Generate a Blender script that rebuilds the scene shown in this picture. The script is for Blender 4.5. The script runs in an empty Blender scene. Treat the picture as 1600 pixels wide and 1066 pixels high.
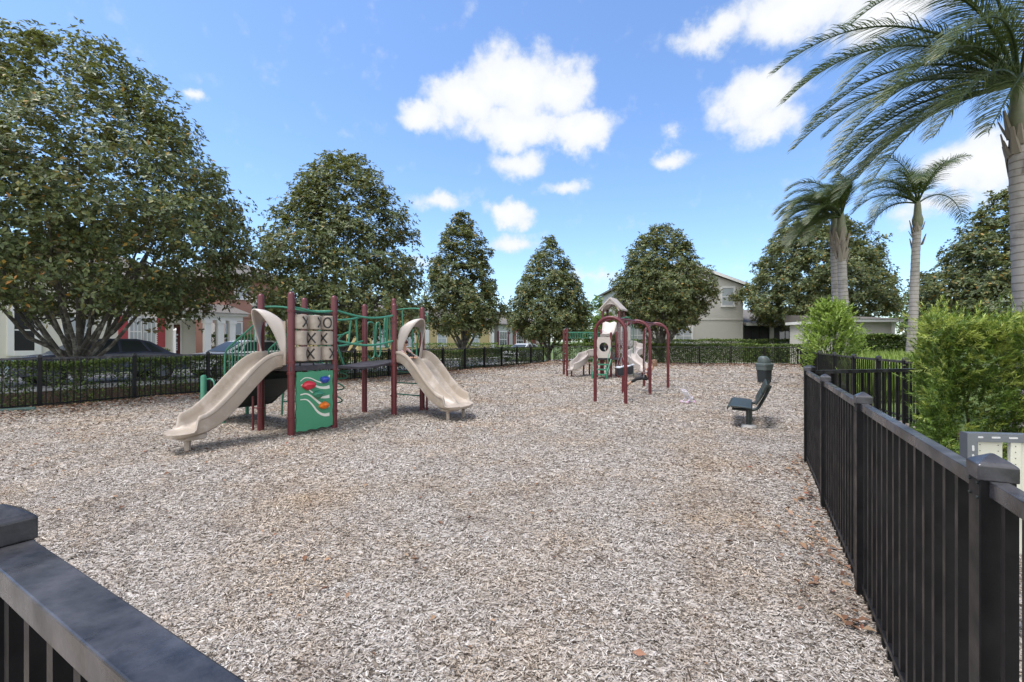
import bpy, bmesh, math, random
import numpy as np
from mathutils import Vector, Matrix

S = bpy.context.scene
COL = S.collection
R = math.radians
rng = np.random.default_rng(7)
random.seed(7)

# ------------------------------------------------------------------ camera
EYE = 1.6
FPX = 711.0                       # focal length in pixels of the 1600 px wide photograph
cam_d = bpy.data.cameras.new('camera')
cam_d.sensor_width = 36.0
cam_d.lens = 36.0 * FPX / 1600.0
cam_d.clip_start = 0.05
cam_d.clip_end = 3000
cam = bpy.data.objects.new('camera', cam_d)
cam.location = (0, 0, EYE)
cam.rotation_euler = (R(90), 0, 0)
COL.objects.link(cam)
S.camera = cam

# ------------------------------------------------------------------ light
SUN_AZ = (-0.85, -0.30)            # towards the sun, on the ground plan
SUN_EL = R(70)
SUN_STRENGTH = 2.1
SKY_STRENGTH = 0.115
S.view_settings.view_transform = 'Standard'
S.view_settings.look = 'None'
S.view_settings.gamma = 1
S.view_settings.exposure = 1.0
S.cycles.use_denoising = True
S.cycles.max_bounces = 6
S.cycles.transparent_max_bounces = 8
try:
    S.cycles.denoising_prefilter = 'ACCURATE'
except Exception:
    pass

az = math.atan2(SUN_AZ[0], SUN_AZ[1])      # clockwise from +Y
sd = bpy.data.lights.new('sun', 'SUN')
sd.energy = SUN_STRENGTH
sd.angle = R(24)
sd.color = (1.0, 0.955, 0.915)
sun = bpy.data.objects.new('sun', sd)
dirv = Vector((math.sin(az) * math.cos(SUN_EL), math.cos(az) * math.cos(SUN_EL), math.sin(SUN_EL)))
sun.rotation_euler = dirv.to_track_quat('Z', 'Y').to_euler()
sun.location = (0, 0, 40)
COL.objects.link(sun)

W = bpy.data.worlds.new('World')
S.world = W
W.use_nodes = True


def build_world():
    nt = W.node_tree
    nd, lk = nt.nodes, nt.links
    bg = nd['Background']
    sky = nd.new('ShaderNodeTexSky')
    sky.sky_type = 'NISHITA'
    sky.sun_disc = False
    sky.sun_elevation = SUN_EL
    sky.sun_rotation = az
    sky.air_density = 1.0
    sky.dust_density = 0.6
    sky.ozone_density = 2.2
    tc = nd.new('ShaderNodeTexCoord')
    sep = nd.new('ShaderNodeSeparateXYZ')
    lk.new(tc.outputs['Generated'], sep.inputs[0])

    def M(op, a, b=None, c=None):
        n = nd.new('ShaderNodeMath')
        n.operation = op
        for i, v in enumerate((a, b, c)):
            if v is None:
                continue
            if isinstance(v, (int, float)):
                n.inputs[i].default_value = v
            else:
                lk.new(v, n.inputs[i])
        return n.outputs[0]
    azim = M('ARCTAN2', sep.outputs[0], sep.outputs[1])
    elev = M('ARCSINE', sep.outputs[2])
    comb = nd.new('ShaderNodeCombineXYZ')
    lk.new(azim, comb.inputs[0])
    lk.new(elev, comb.inputs[1])
    # wobble of the cloud outlines
    n1 = nd.new('ShaderNodeTexNoise')
    n1.inputs['Scale'].default_value = 11
    n1.inputs['Detail'].default_value = 7
    n1.inputs['Roughness'].default_value = 0.62
    lk.new(tc.outputs['Generated'], n1.inputs['Vector'])
    vm = nd.new('ShaderNodeVectorMath')
    vm.operation = 'MULTIPLY_ADD'
    lk.new(n1.outputs['Color'], vm.inputs[0])
    vm.inputs[1].default_value = (0.10, 0.085, 0)
    vm.inputs[2].default_value = (-0.05, -0.0425, 0)
    add = nd.new('ShaderNodeVectorMath')
    add.operation = 'ADD'
    lk.new(comb.outputs[0], add.inputs[0])
    lk.new(vm.outputs[0], add.inputs[1])
    # cumulus clouds, each a puff at an azimuth / elevation (degrees) with its half sizes
    puffs = [(0.5, 29.3, 8.2, 4.6, 1), (-5.5, 27.5, 6.0, 3.6, 1), (6.0, 28.6, 4.6, 3.8, 1), (8.0, 24.4, 5.6, 2.6, 1),
             (-11, 26.0, 4.0, 2.0, .8), (0.5, 25.0, 8.5, 3.0, .95),
             (27.8, 24.8, 5.6, 3.1, .95), (29.6, 22.3, 4.2, 2.4, .8),
             (32, 32, 8.5, 3.3, 1), (39, 29.5, 6, 3.2, 1), (24, 32.0, 5, 2.2, .8),
             (46, 15.0, 5.0, 2.9, 1), (51, 15, 4, 2.5, 1), (43, 12, 4, 1.2, .5),
             (-0.4, 15.6, 3.6, 2.1, .95), (0, 12.0, 3.6, 1.4, .6), (1.2, 21.3, 4.6, 2.0, .62), (6.2, 18.4, 4.0, 1.1, .55),
             (-9.4, 17.1, 4.4, 1.5, .6), (19.4, 20.7, 2.4, 1.4, .62), (19.9, 23.3, 2.4, 1.1, .5),
             (-35, 24.2, 1.3, 0.8, .5), (-10, 9.5, 5, 1.2, .45), (10, 8.2, 6, 1.2, .4), (50, 5, 8, 3, .5),
             (-70, 40, 14, 8, .9), (75, 55, 20, 10, .9)]
    acc = None
    for (a, e, ra, re, w) in puffs:
        v = nd.new('ShaderNodeVectorMath')
        v.operation = 'MULTIPLY_ADD'
        lk.new(add.outputs[0], v.inputs[0])
        ra_, re_ = R(ra), R(re)
        v.inputs[1].default_value = (1 / ra_, 1 / re_, 0)
        v.inputs[2].default_value = (-R(a) / ra_, -R(e) / re_, 0)
        ln = nd.new('ShaderNodeVectorMath')
        ln.operation = 'LENGTH'
        lk.new(v.outputs[0], ln.inputs[0])
        d = M('SUBTRACT', 1.15, ln.outputs['Value'])
        d = M('MULTIPLY', d, w)
        acc = d if acc is None else M('MAXIMUM', acc, d)
    # broken cloud behind the camera, out of view, cover widened as added fill light
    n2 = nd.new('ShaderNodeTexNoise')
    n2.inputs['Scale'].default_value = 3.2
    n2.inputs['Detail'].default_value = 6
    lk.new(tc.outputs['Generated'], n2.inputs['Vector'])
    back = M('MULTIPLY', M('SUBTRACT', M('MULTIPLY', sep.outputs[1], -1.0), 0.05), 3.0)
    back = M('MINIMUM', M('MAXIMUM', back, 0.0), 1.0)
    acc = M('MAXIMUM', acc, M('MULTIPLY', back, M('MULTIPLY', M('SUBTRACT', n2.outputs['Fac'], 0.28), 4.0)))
    n3 = nd.new('ShaderNodeTexNoise')
    n3.inputs['Scale'].default_value = 20
    n3.inputs['Detail'].default_value = 9
    n3.inputs['Roughness'].default_value = .58
    lk.new(tc.outputs['Generated'], n3.inputs['Vector'])
    acc = M('ADD', acc, M('MULTIPLY', M('SUBTRACT', n3.outputs['Fac'], 0.5), 1.1))
    mr = nd.new('ShaderNodeMapRange')
    mr.interpolation_type = 'SMOOTHSTEP'
    mr.inputs['From Min'].default_value = 0.05
    mr.inputs['From Max'].default_value = 0.62
    lk.new(acc, mr.inputs['Value'])
    cloud = nd.new('ShaderNodeMixRGB')
    cloud.inputs[1].default_value = CLOUD_EDGE
    cloud.inputs[2].default_value = CLOUD_CORE
    mr2 = nd.new('ShaderNodeMapRange')
    mr2.inputs['From Min'].default_value = 0.15
    mr2.inputs['From Max'].default_value = 0.9
    lk.new(acc, mr2.inputs['Value'])
    lk.new(mr2.outputs[0], cloud.inputs[0])
    # unseen cloud behind the camera, brightened as added fill for camera-facing sides
    cloud_boost = nd.new('ShaderNodeVectorMath')
    cloud_boost.operation = 'SCALE'
    lk.new(cloud.outputs[0], cloud_boost.inputs[0])
    lk.new(M('ADD', 1.0, M('MULTIPLY', back, BACK_CLOUD_FILL)), cloud_boost.inputs['Scale'])
    # a pale, humid sky: lift the physical blue a little towards a paler tint
    tint = nd.new('ShaderNodeMixRGB')
    tint.blend_type = 'MULTIPLY'
    tint.inputs[0].default_value = 1
    tint.inputs[2].default_value = SKY_TINT
    lk.new(sky.outputs[0], tint.inputs[1])
    mix = nd.new('ShaderNodeMixRGB')
    lk.new(M('MULTIPLY', mr.outputs[0], 0.96), mix.inputs[0])
    lk.new(tint.outputs[0], mix.inputs[1])
    lk.new(cloud_boost.outputs[0], mix.inputs[2])
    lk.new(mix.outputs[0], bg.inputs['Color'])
    bg.inputs['Strength'].default_value = SKY_STRENGTH


BACK_CLOUD_FILL = 1.0
CLOUD_EDGE = (3.7, 3.95, 4.25, 1)
CLOUD_CORE = (4.5, 4.53, 4.6, 1)
SKY_TINT = (0.90, 1.02, 1.17, 1)
build_world()

# ------------------------------------------------------------------ helpers


def gp(px, py):
    """ground point seen at photo pixel (px, py)"""
    Y = FPX * EYE / (py - 533.0)
    return ((px - 800) / FPX * Y, Y)


def at(px, Y):
    return (px - 800) / FPX * Y


def tag(o, label=None, cat=None, group=None, kind=None):
    if label:
        o['label'] = label
    if cat:
        o['category'] = cat
    if group:
        o['group'] = group
    if kind:
        o['kind'] = kind
    return o


def thing(name, label, cat, loc=(0, 0, 0), rotz=0.0, group=None):
    o = bpy.data.objects.new(name, None)
    o.empty_display_size = 0.2
    o.location = loc
    o.rotation_euler = (0, 0, rotz)
    COL.objects.link(o)
    return tag(o, label, cat, group)


def link(name, me, mat=None, parent=None, smooth=False, bevel=0.0):
    o = bpy.data.objects.new(name, me)
    COL.objects.link(o)
    for m in (mat if isinstance(mat, (list, tuple)) else [mat]):
        if m:
            me.materials.append(m)
    if parent is not None:
        o.parent = parent
    if smooth:
        me.shade_smooth()
        try:
            me.set_sharp_from_angle(angle=R(42))
        except Exception:
            pass
    if bevel:
        b = o.modifiers.new('bevel', 'BEVEL')
        b.width = bevel
        b.segments = 2
        b.limit_method = 'ANGLE'
    return o


def dup_tree(o, parent=None):
    c = o.copy()
    COL.objects.link(c)
    c.parent = parent
    for ch in list(o.children):
        dup_tree(ch, c)
    return c


class MB:
    def __init__(self):
        self.v, self.f = [], []

    def add(self, vs, fs):
        n = len(self.v)
        self.v += [tuple(p) for p in vs]
        self.f += [tuple(i + n for i in f) for f in fs]
        return self

    def box(self, c, s, rz=0.0, M=None):
        x, y, z = s[0] / 2, s[1] / 2, s[2] / 2
        ps = [(-x, -y, -z), (x, -y, -z), (x, y, -z), (-x, y, -z), (-x, -y, z), (x, -y, z), (x, y, z), (-x, y, z)]
        m = M if M is not None else Matrix.Rotation(rz, 3, 'Z')
        c = Vector(c)
        return self.add([m @ Vector(p) + c for p in ps],
                        [(0, 3, 2, 1), (4, 5, 6, 7), (0, 1, 5, 4), (1, 2, 6, 5), (2, 3, 7, 6), (3, 0, 4, 7)])

    def span(self, x0, x1, y0, y1, z0, z1):
        return self.box(((x0 + x1) / 2, (y0 + y1) / 2, (z0 + z1) / 2), (abs(x1 - x0), abs(y1 - y0), abs(z1 - z0)))

    def tube(self, pts, r, n=8, caps=True, closed=False):
        pts = [Vector(p) for p in pts]
        k = len(pts)
        rs = list(r) if isinstance(r, (list, tuple)) else [r] * k
        T = []
        for i in range(k):
            a = pts[i - 1] if (i > 0 or closed) else pts[0]
            b = pts[(i + 1) % k] if (i < k - 1 or closed) else pts[-1]
            d = b - a
            T.append(d.normalized() if d.length > 1e-9 else Vector((0, 0, 1)))
        up = Vector((0, 0, 1)) if abs(T[0].z) < 0.9 else Vector((1, 0, 0))
        N = (up - T[0] * up.dot(T[0])).normalized()
        vs = []
        for i in range(k):
            N = N - T[i] * N.dot(T[i])
            if N.length < 1e-6:
                N = T[i].orthogonal()
            N.normalize()
            B = T[i].cross(N)
            for j in range(n):
                a = 2 * math.pi * j / n
                vs.append(pts[i] + (N * math.cos(a) + B * math.sin(a)) * rs[i])
        fs = []
        for i in range(k if closed else k - 1):
            for j in range(n):
                a, b = i * n + j, i * n + (j + 1) % n
                c, d = ((i + 1) % k) * n + (j + 1) % n, ((i + 1) % k) * n + j
                fs.append((a, b, c, d))
        if caps and not closed:
            fs.append(tuple(reversed(range(n))))
            fs.append(tuple(range((k - 1) * n, k * n)))
        return self.add(vs, fs)

    def lathe(self, prof, c=(0, 0, 0), n=16):
        vs, fs = [], []
        for (r, z) in prof:
            for j in range(n):
                a = 2 * math.pi * j / n
                vs.append((c[0] + r * math.cos(a), c[1] + r * math.sin(a), c[2] + z))
        for i in range(len(prof) - 1):
            for j in range(n):
                fs.append((i * n + j, i * n + (j + 1) % n, (i + 1) * n + (j + 1) % n, (i + 1) * n + j))
        fs.append(tuple(reversed(range(n))))
        fs.append(tuple(range((len(prof) - 1) * n, len(prof) * n)))
        return self.add(vs, fs)

    def extrude(self, poly, vec):
        """poly: list of 3D points (planar), extruded by vec"""
        n = len(poly)
        vec = Vector(vec)
        vs = [Vector(p) for p in poly] + [Vector(p) + vec for p in poly]
        fs = [tuple(reversed(range(n))), tuple(range(n, 2 * n))]
        for i in range(n):
            j = (i + 1) % n
            fs.append((i, j, n + j, n + i))
        return self.add(vs, fs)

    def loft(self, rings, closed_ring=True, caps=True):
        k, n = len(rings), len(rings[0])
        vs = [p for r in rings for p in r]
        fs = []
        for i in range(k - 1):
            for j in range(n if closed_ring else n - 1):
                fs.append((i * n + j, i * n + (j + 1) % n, (i + 1) * n + (j + 1) % n, (i + 1) * n + j))
        if caps and closed_ring:
            fs.append(tuple(reversed(range(n))))
            fs.append(tuple(range((k - 1) * n, k * n)))
        return self.add(vs, fs)

    def build(self, name, mat, parent=None, smooth=False, bevel=0.0, fix=True):
        me = bpy.data.meshes.new(name)
        me.from_pydata(self.v, [], self.f)
        if fix:
            bm = bmesh.new()
            bm.from_mesh(me)
            bmesh.ops.recalc_face_normals(bm, faces=bm.faces)
            bm.to_mesh(me)
            bm.free()
        me.update()
        return link(name, me, mat, parent, smooth, bevel)


def np_mesh(name, V, F, matidx=None):
    """V (n,3) float array, F (m,k) int array with k = 3 or 4"""
    me = bpy.data.meshes.new(name)
    V = np.ascontiguousarray(V, dtype=np.float32)
    F = np.ascontiguousarray(F, dtype=np.int32)
    k = F.shape[1]
    me.vertices.add(len(V))
    me.vertices.foreach_set('co', V.ravel())
    me.loops.add(F.size)
    me.loops.foreach_set('vertex_index', F.ravel())
    me.polygons.add(len(F))
    me.polygons.foreach_set('loop_start', np.arange(0, F.size, k, dtype=np.int32))
    if matidx is not None:
        me.polygons.foreach_set('material_index', np.ascontiguousarray(matidx, dtype=np.int32))
    me.update(calc_edges=True)
    me.validate()
    return me


def nrm(a):
    return a / np.maximum(np.linalg.norm(a, axis=-1, keepdims=True), 1e-9)


def leaves(P, D, N, L, Wd, fold=0.18, curl=0.0):
    """folded diamond leaves: P base, D axis, N face normal (n,3); L, Wd (n,)"""
    D = nrm(D)
    N = nrm(N - D * (N * D).sum(-1, keepdims=True))
    Sx = np.cross(D, N)
    L = L[:, None]
    Wd = Wd[:, None]
    base = P
    tip = P + D * L - N * L * curl
    mid = P + D * L * 0.48
    a = mid + Sx * Wd * .5 + N * Wd * fold
    b = mid - Sx * Wd * .5 + N * Wd * fold
    V = np.stack([base, a, tip, b], 1).reshape(-1, 3)
    i = np.arange(len(P))[:, None] * 4
    F = np.concatenate([i + np.array([[0, 1, 2]]), i + np.array([[0, 2, 3]])], 1).reshape(-1, 3)
    return V, F


# ------------------------------------------------------------------ materials


def mat(name, col, rough=0.6, metal=0.0, var=0.12, scale=6.0, bump=0.0, bscale=40.0, spec=0.5, col2=None, c2lo=.55, c2hi=.75, c2scale=2.0, rvar=0.0, coords='Object'):
    m = bpy.data.materials.new(name)
    m.use_nodes = True
    nt = m.node_tree
    nd, lk = nt.nodes, nt.links
    b = nd['Principled BSDF']
    b.inputs['Roughness'].default_value = rough
    b.inputs['Metallic'].default_value = metal
    b.inputs['Specular IOR Level'].default_value = spec
    tc = nd.new('ShaderNodeTexCoord')
    n = nd.new('ShaderNodeTexNoise')
    n.inputs['Scale'].default_value = scale
    n.inputs['Detail'].default_value = 6
    lk.new(tc.outputs[coords], n.inputs['Vector'])
    hsv = nd.new('ShaderNodeMixRGB')
    c = np.array(col[:3])
    hsv.inputs[1].default_value = (*(c * (1 - var)), 1)
    hsv.inputs[2].default_value = (*np.minimum(c * (1 + var), 1), 1)
    lk.new(n.outputs['Fac'], hsv.inputs[0])
    out = hsv.outputs[0]
    if col2 is not None:
        n2 = nd.new('ShaderNodeTexNoise')
        n2.inputs['Scale'].default_value = c2scale
        n2.inputs['Detail'].default_value = 8
        n2.inputs['Roughness'].default_value = 0.65
        lk.new(tc.outputs[coords], n2.inputs['Vector'])
        mr = nd.new('ShaderNodeMapRange')
        mr.inputs['From Min'].default_value = c2lo
        mr.inputs['From Max'].default_value = c2hi
        lk.new(n2.outputs['Fac'], mr.inputs['Value'])
        mx = nd.new('ShaderNodeMixRGB')
        lk.new(mr.outputs[0], mx.inputs[0])
        lk.new(out, mx.inputs[1])
        mx.inputs[2].default_value = (*col2[:3], 1)
        out = mx.outputs[0]
    lk.new(out, b.inputs['Base Color'])
    if rvar:
        mr = nd.new('ShaderNodeMapRange')
        mr.inputs['To Min'].default_value = max(0, rough - rvar)
        mr.inputs['To Max'].default_value = min(1, rough + rvar)
        mr.inputs['From Min'].default_value = .3
        mr.inputs['From Max'].default_value = .7
        lk.new(n.outputs['Fac'], mr.inputs['Value'])
        lk.new(mr.outputs[0], b.inputs['Roughness'])
    if bump:
        n3 = nd.new('ShaderNodeTexNoise')
        n3.inputs['Scale'].default_value = bscale
        n3.inputs['Detail'].default_value = 4
        lk.new(tc.outputs[coords], n3.inputs['Vector'])
        bp = nd.new('ShaderNodeBump')
        bp.inputs['Strength'].default_value = bump
        bp.inputs['Distance'].default_value = 0.01
        lk.new(n3.outputs['Fac'], bp.inputs['Height'])
        lk.new(bp.outputs[0], b.inputs['Normal'])
    return m


def leaf_mat(name, stops, back, rough=0.42, trans=0.25, tcol=(.10, .16, .02), spec=0.4):
    """leaf colour picked per leaf (random per island) from stops [(pos, rgb)]; another colour underneath"""
    m = bpy.data.materials.new(name)
    m.use_nodes = True
    nt = m.node_tree
    nd, lk = nt.nodes, nt.links
    b = nd['Principled BSDF']
    b.inputs['Roughness'].default_value = rough
    b.inputs['Specular IOR Level'].default_value = spec
    g = nd.new('ShaderNodeNewGeometry')
    cr = nd.new('ShaderNodeValToRGB')
    el = cr.color_ramp.elements
    while len(el) < len(stops):
        el.new(0.5)
    for e, (p, c) in zip(el, stops):
        e.position = p
        e.color = (*c, 1)
    lk.new(g.outputs['Random Per Island'], cr.inputs[0])
    out = cr.outputs[0]
    if back is not None:
        mx = nd.new('ShaderNodeMixRGB')
        lk.new(g.outputs['Backfacing'], mx.inputs[0])
        lk.new(out, mx.inputs[1])
        mx.inputs[2].default_value = (*back, 1)
        out = mx.outputs[0]
    lk.new(out, b.inputs['Base Color'])
    if trans:
        t = nd.new('ShaderNodeBsdfTranslucent')
        t.inputs['Color'].default_value = (*tcol, 1)
        ms = nd.new('ShaderNodeMixShader')
        ms.inputs[0].default_value = trans
        lk.new(b.outputs[0], ms.inputs[1])
        lk.new(t.outputs[0], ms.inputs[2])
        lk.new(ms.outputs[0], nd['Material Output'].inputs['Surface'])
    return m


def chip_mat(name, stops, rough=0.9):
    m = leaf_mat(name, stops, None, rough, 0, spec=0.2)
    # weathered tan patches among the grey chips
    nt = m.node_tree
    nd, lk = nt.nodes, nt.links
    b = nd['Principled BSDF']
    src = b.inputs['Base Color'].links[0].from_socket
    tc = nd.new('ShaderNodeTexCoord')
    n = nd.new('ShaderNodeTexNoise')
    n.inputs['Scale'].default_value = 0.8
    n.inputs['Detail'].default_value = 7
    n.inputs['Roughness'].default_value = .65
    lk.new(tc.outputs['Object'], n.inputs['Vector'])
    mr = nd.new('ShaderNodeMapRange')
    mr.inputs['From Min'].default_value = .47
    mr.inputs['From Max'].default_value = .70
    lk.new(n.outputs['Fac'], mr.inputs['Value'])
    mx = nd.new('ShaderNodeMixRGB')
    mx.blend_type = 'MULTIPLY'
    lk.new(mr.outputs[0], mx.inputs[0])
    lk.new(src, mx.inputs[1])
    mx.inputs[2].default_value = (1.0, .84, .64, 1)
    n2 = nd.new('ShaderNodeTexNoise')
    n2.inputs['Scale'].default_value = 1.7
    n2.inputs['Detail'].default_value = 5
    lk.new(tc.outputs['Object'], n2.inputs['Vector'])
    mr2 = nd.new('ShaderNodeMapRange')
    mr2.inputs['From Min'].default_value = .52
    mr2.inputs['From Max'].default_value = .72
    lk.new(n2.outputs['Fac'], mr2.inputs['Value'])
    mx2 = nd.new('ShaderNodeMixRGB')
    mx2.blend_type = 'MULTIPLY'
    lk.new(mr2.outputs[0], mx2.inputs[0])
    lk.new(mx.outputs[0], mx2.inputs[1])
    mx2.inputs[2].default_value = (.62, .57, .53, 1)
    lk.new(mx2.outputs[0], b.inputs['Base Color'])
    return m


def mulch_ground_mat():
    m = bpy.data.materials.new('wood_chip_ground')
    m.use_nodes = True
    nt = m.node_tree
    nd, lk = nt.nodes, nt.links
    b = nd['Principled BSDF']
    b.inputs['Roughness'].default_value = 0.95
    b.inputs['Specular IOR Level'].default_value = 0.15
    tc = nd.new('ShaderNodeTexCoord')
    mp = nd.new('ShaderNodeMapping')
    mp.inputs['Scale'].default_value = (26, 60, 40)
    nz = nd.new('ShaderNodeTexNoise')
    nz.inputs['Scale'].default_value = 9
    lk.new(tc.outputs['Object'], nz.inputs['Vector'])
    ad = nd.new('ShaderNodeVectorMath')
    ad.operation = 'MULTIPLY_ADD'
    lk.new(nz.outputs['Color'], ad.inputs[0])
    ad.inputs[1].default_value = (.12, .12, .12)
    lk.new(tc.outputs['Object'], ad.inputs[2])
    lk.new(ad.outputs[0], mp.inputs[0])
    vo = nd.new('ShaderNodeTexVoronoi')
    vo.inputs['Scale'].default_value = 1
    lk.new(mp.outputs[0], vo.inputs['Vector'])
    sp = nd.new('ShaderNodeSeparateXYZ')
    lk.new(vo.outputs['Color'], sp.inputs[0])
    cr = nd.new('ShaderNodeValToRGB')
    el = cr.color_ramp.elements
    st = [(0, (.05, .04, .030)), (.2, (.17, .14, .112)), (.5, (.33, .288, .245)), (.85, (.46, .415, .37)), (1, (.56, .525, .48))]
    while len(el) < len(st):
        el.new(.5)
    for e, (p, c) in zip(el, st):
        e.position = p
        e.color = (*c, 1)
    lk.new(sp.outputs[0], cr.inputs[0])
    n2 = nd.new('ShaderNodeTexNoise')
    n2.inputs['Scale'].default_value = 0.55
    n2.inputs['Detail'].default_value = 6
    lk.new(tc.outputs['Object'], n2.inputs['Vector'])
    mr = nd.new('ShaderNodeMapRange')
    mr.inputs['From Min'].default_value = .5
    mr.inputs['From Max'].default_value = .72
    lk.new(n2.outputs['Fac'], mr.inputs['Value'])
    mx = nd.new('ShaderNodeMixRGB')
    mx.blend_type = 'MULTIPLY'
    lk.new(mr.outputs[0], mx.inputs[0])
    lk.new(cr.outputs[0], mx.inputs[1])
    mx.inputs[2].default_value = (1.0, .84, .66, 1)
    lk.new(mx.outputs[0], b.inputs['Base Color'])
    bp = nd.new('ShaderNodeBump')
    bp.inputs['Strength'].default_value = .8
    bp.inputs['Distance'].default_value = .02
    lk.new(sp.outputs[1], bp.inputs['Height'])
    lk.new(bp.outputs[0], b.inputs['Normal'])
    return m


MAROON = mat('maroon_paint', (.10, .014, .017), .38, var=.12, scale=9, bump=.08, bscale=60, col2=(.15, .045, .045), c2lo=.6, c2hi=.8, c2scale=7)
GREEN = mat('green_paint', (.040, .19, .115), .38, var=.12, scale=8, bump=.06)
GREEN_SHEET = mat('green_plastic_sheet', (.055, .25, .13), .5, var=.08, scale=5, col2=(.075, .27, .155), c2scale=5)
TAN = mat('tan_plastic', (.335, .280, .225), .42, var=.13, scale=5, bump=.05, bscale=90, col2=(.50, .44, .385), c2lo=.5, c2hi=.75, c2scale=3.5)
TAN_PALE = mat('pale_tan_plastic', (.45, .40, .365), .45, var=.06, scale=4, bump=.05, bscale=90)
DECK = mat('dark_vinyl_deck', (.035, .03, .036), .5, var=.2, scale=14, bump=.3, bscale=70, col2=(.10, .09, .10), c2lo=.5, c2hi=.8, c2scale=6)
STAIR_BLACK = mat('black_vinyl', (.012, .02, .018), .55, var=.2, scale=10, bump=.15)
WHITE_STRIPE = mat('cream_stripe', (.66, .66, .58), .5, var=.06)
LETTER = mat('black_lettering', (.025, .023, .022), .6, var=.2, scale=20)
HOLD_RED = mat('red_plastic', (.48, .02, .04), .35, bump=.2, bscale=50)
HOLD_BLUE = mat('blue_plastic', (.03, .06, .34), .35, bump=.2, bscale=50)
HOLD_GREEN = mat('green_plastic', (.04, .20, .12), .35, bump=.2, bscale=50)
HOLD_ORANGE = mat('orange_plastic', (.70, .16, .015), .35, bump=.2, bscale=50)
STEEL = mat('galvanised_steel', (.21, .23, .26), .42, metal=.7, var=.15, scale=20)
CHAIN = mat('chain_steel', (.32, .33, .34), .45, metal=.6)
WHITE = mat('white_paint', (.76, .75, .73), .5, var=.04)
CONCRETE = mat('concrete', (.40, .385, .36), .9, var=.12, scale=3, bump=.3, bscale=30, col2=(.30, .285, .265), c2scale=1.5)
ASPHALT = mat('asphalt', (.10, .10, .105), .9, var=.2, scale=40, bump=.3, bscale=60, col2=(.15, .15, .15), c2scale=.4)
LAWN = mat('lawn', (.075, .12, .022), .9, var=.35, scale=9, bump=.6, bscale=60, col2=(.13, .16, .035), c2lo=.45, c2hi=.7, c2scale=.6)
BED = mat('leaf_litter_bed', (.10, .065, .045), .95, var=.5, scale=14, bump=.7, bscale=30, col2=(.22, .13, .08), c2lo=.5, c2hi=.65, c2scale=16)
BARK = mat('magnolia_bark', (.085, .077, .065), .85, var=.25, scale=9, bump=.5, bscale=22, col2=(.24, .235, .20), c2lo=.5, c2hi=.62, c2scale=6)
TWIG = mat('hedge_stems', (.085, .065, .045), .9)
GLASS = mat('window_glass', (.045, .055, .065), .06, var=.3, scale=.8, spec=.8)
GLASS_BLIND = mat('window_with_blinds', (.42, .45, .47), .35, var=.06, scale=2)
SCREEN = mat('dark_screen', (.012, .012, .013), .6, var=.3)
ROOF = mat('shingle_roof', (.135, .12, .105), .9, var=.25, scale=18, bump=.4)
TYRE = mat('tyre_rubber', (.02, .02, .02), .8)
CLAMP = mat('clamp_metal', (.20, .10, .10), .45, metal=.4)


def fence_mat(name, top, rough=.42, spec=.22):
    m = mat(name, (.007, .007, .0078), rough, var=.25, scale=7, bump=.05, bscale=80, col2=top, c2lo=.42, c2hi=.66, c2scale=4.5, rvar=.14, spec=spec)
    return m


FENCE = fence_mat('black_fence_paint', (.014, .0135, .014))
RAIL = fence_mat('dust_and_sheen_black_rail', (.075, .073, .080), .30, .55)  # grey patches in the colour stand for dust and painted-in sky sheen
MULCH = mulch_ground_mat()
PALM_RING = None
CHIPS = chip_mat('wood_chips', [(0, (.045, .034, .025)), (.17, (.12, .096, .074)), (.34, (.29, .248, .206)), (.64, (.425, .378, .330)), (.90, (.515, .472, .425)), (1, (.61, .575, .53))])

# ------------------------------------------------------------------ ground
LF0 = np.array([-10.9, 10.5])
LD = np.array([.5258, .8506])
LN = np.array([-.8506, .5258])        # away from the playground
UD = np.array([.4733, .8809])         # along the right fence
VD = np.array([-.8809, .4733])


def left_x(Y):
    return -10.9 + (Y - 10.5) * .6182


RB = np.array([(-4, .7), (2.17, 3.3), (5.2, 4.9), (6.2, 6.6), (7.4, 7.15), (8.75, 7.6), (11.1, 8.4), (16.9, 11.0), (28.8, 18.5), (34, 22)])


def right_x(Y):
    return np.interp(Y, RB[:, 0], RB[:, 1])


def back_y(X):
    return 32.5 + (X - 3.2) * (28.8 - 32.5) / 15.0


def street_z(p):
    """the street falls gently as it runs away"""
    s = float(np.dot(np.array(p[:2]) - LF0, LD))
    return .34 - .011 * s


def hz(X, Y):
    """gentle relief of the wood chip surface"""
    X = np.asarray(X, float)
    Y = np.asarray(Y, float)
    z = .034 + .016 * np.sin(1.7 * X + .6 * Y) * np.cos(1.1 * Y - .4 * X) + .010 * np.sin(3.9 * X - 1.3) * np.sin(3.3 * Y + .7)
    for (hx, hy, r_, d_) in ((-4.95, 6.2, .55, .05), (-.85, 9.25, .6, .05), (3.1, 12.5, .8, .045), (4.35, 14.5, .8, .05), (4.4, 8.4, .6, .03), (-3.6, 7.9, .9, .03)):
        z = z - d_ * np.exp(-((X - hx) ** 2 + (Y - hy) ** 2) / r_ ** 2)
    dl = (X - LF0[0]) * -LN[0] + (Y - LF0[1]) * -LN[1]
    z = z + .07 * np.exp(-((dl - .55) / .5) ** 2) + .08 * np.exp(-((back_y(X) - Y - .6) / .7) ** 2)
    return z


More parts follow.
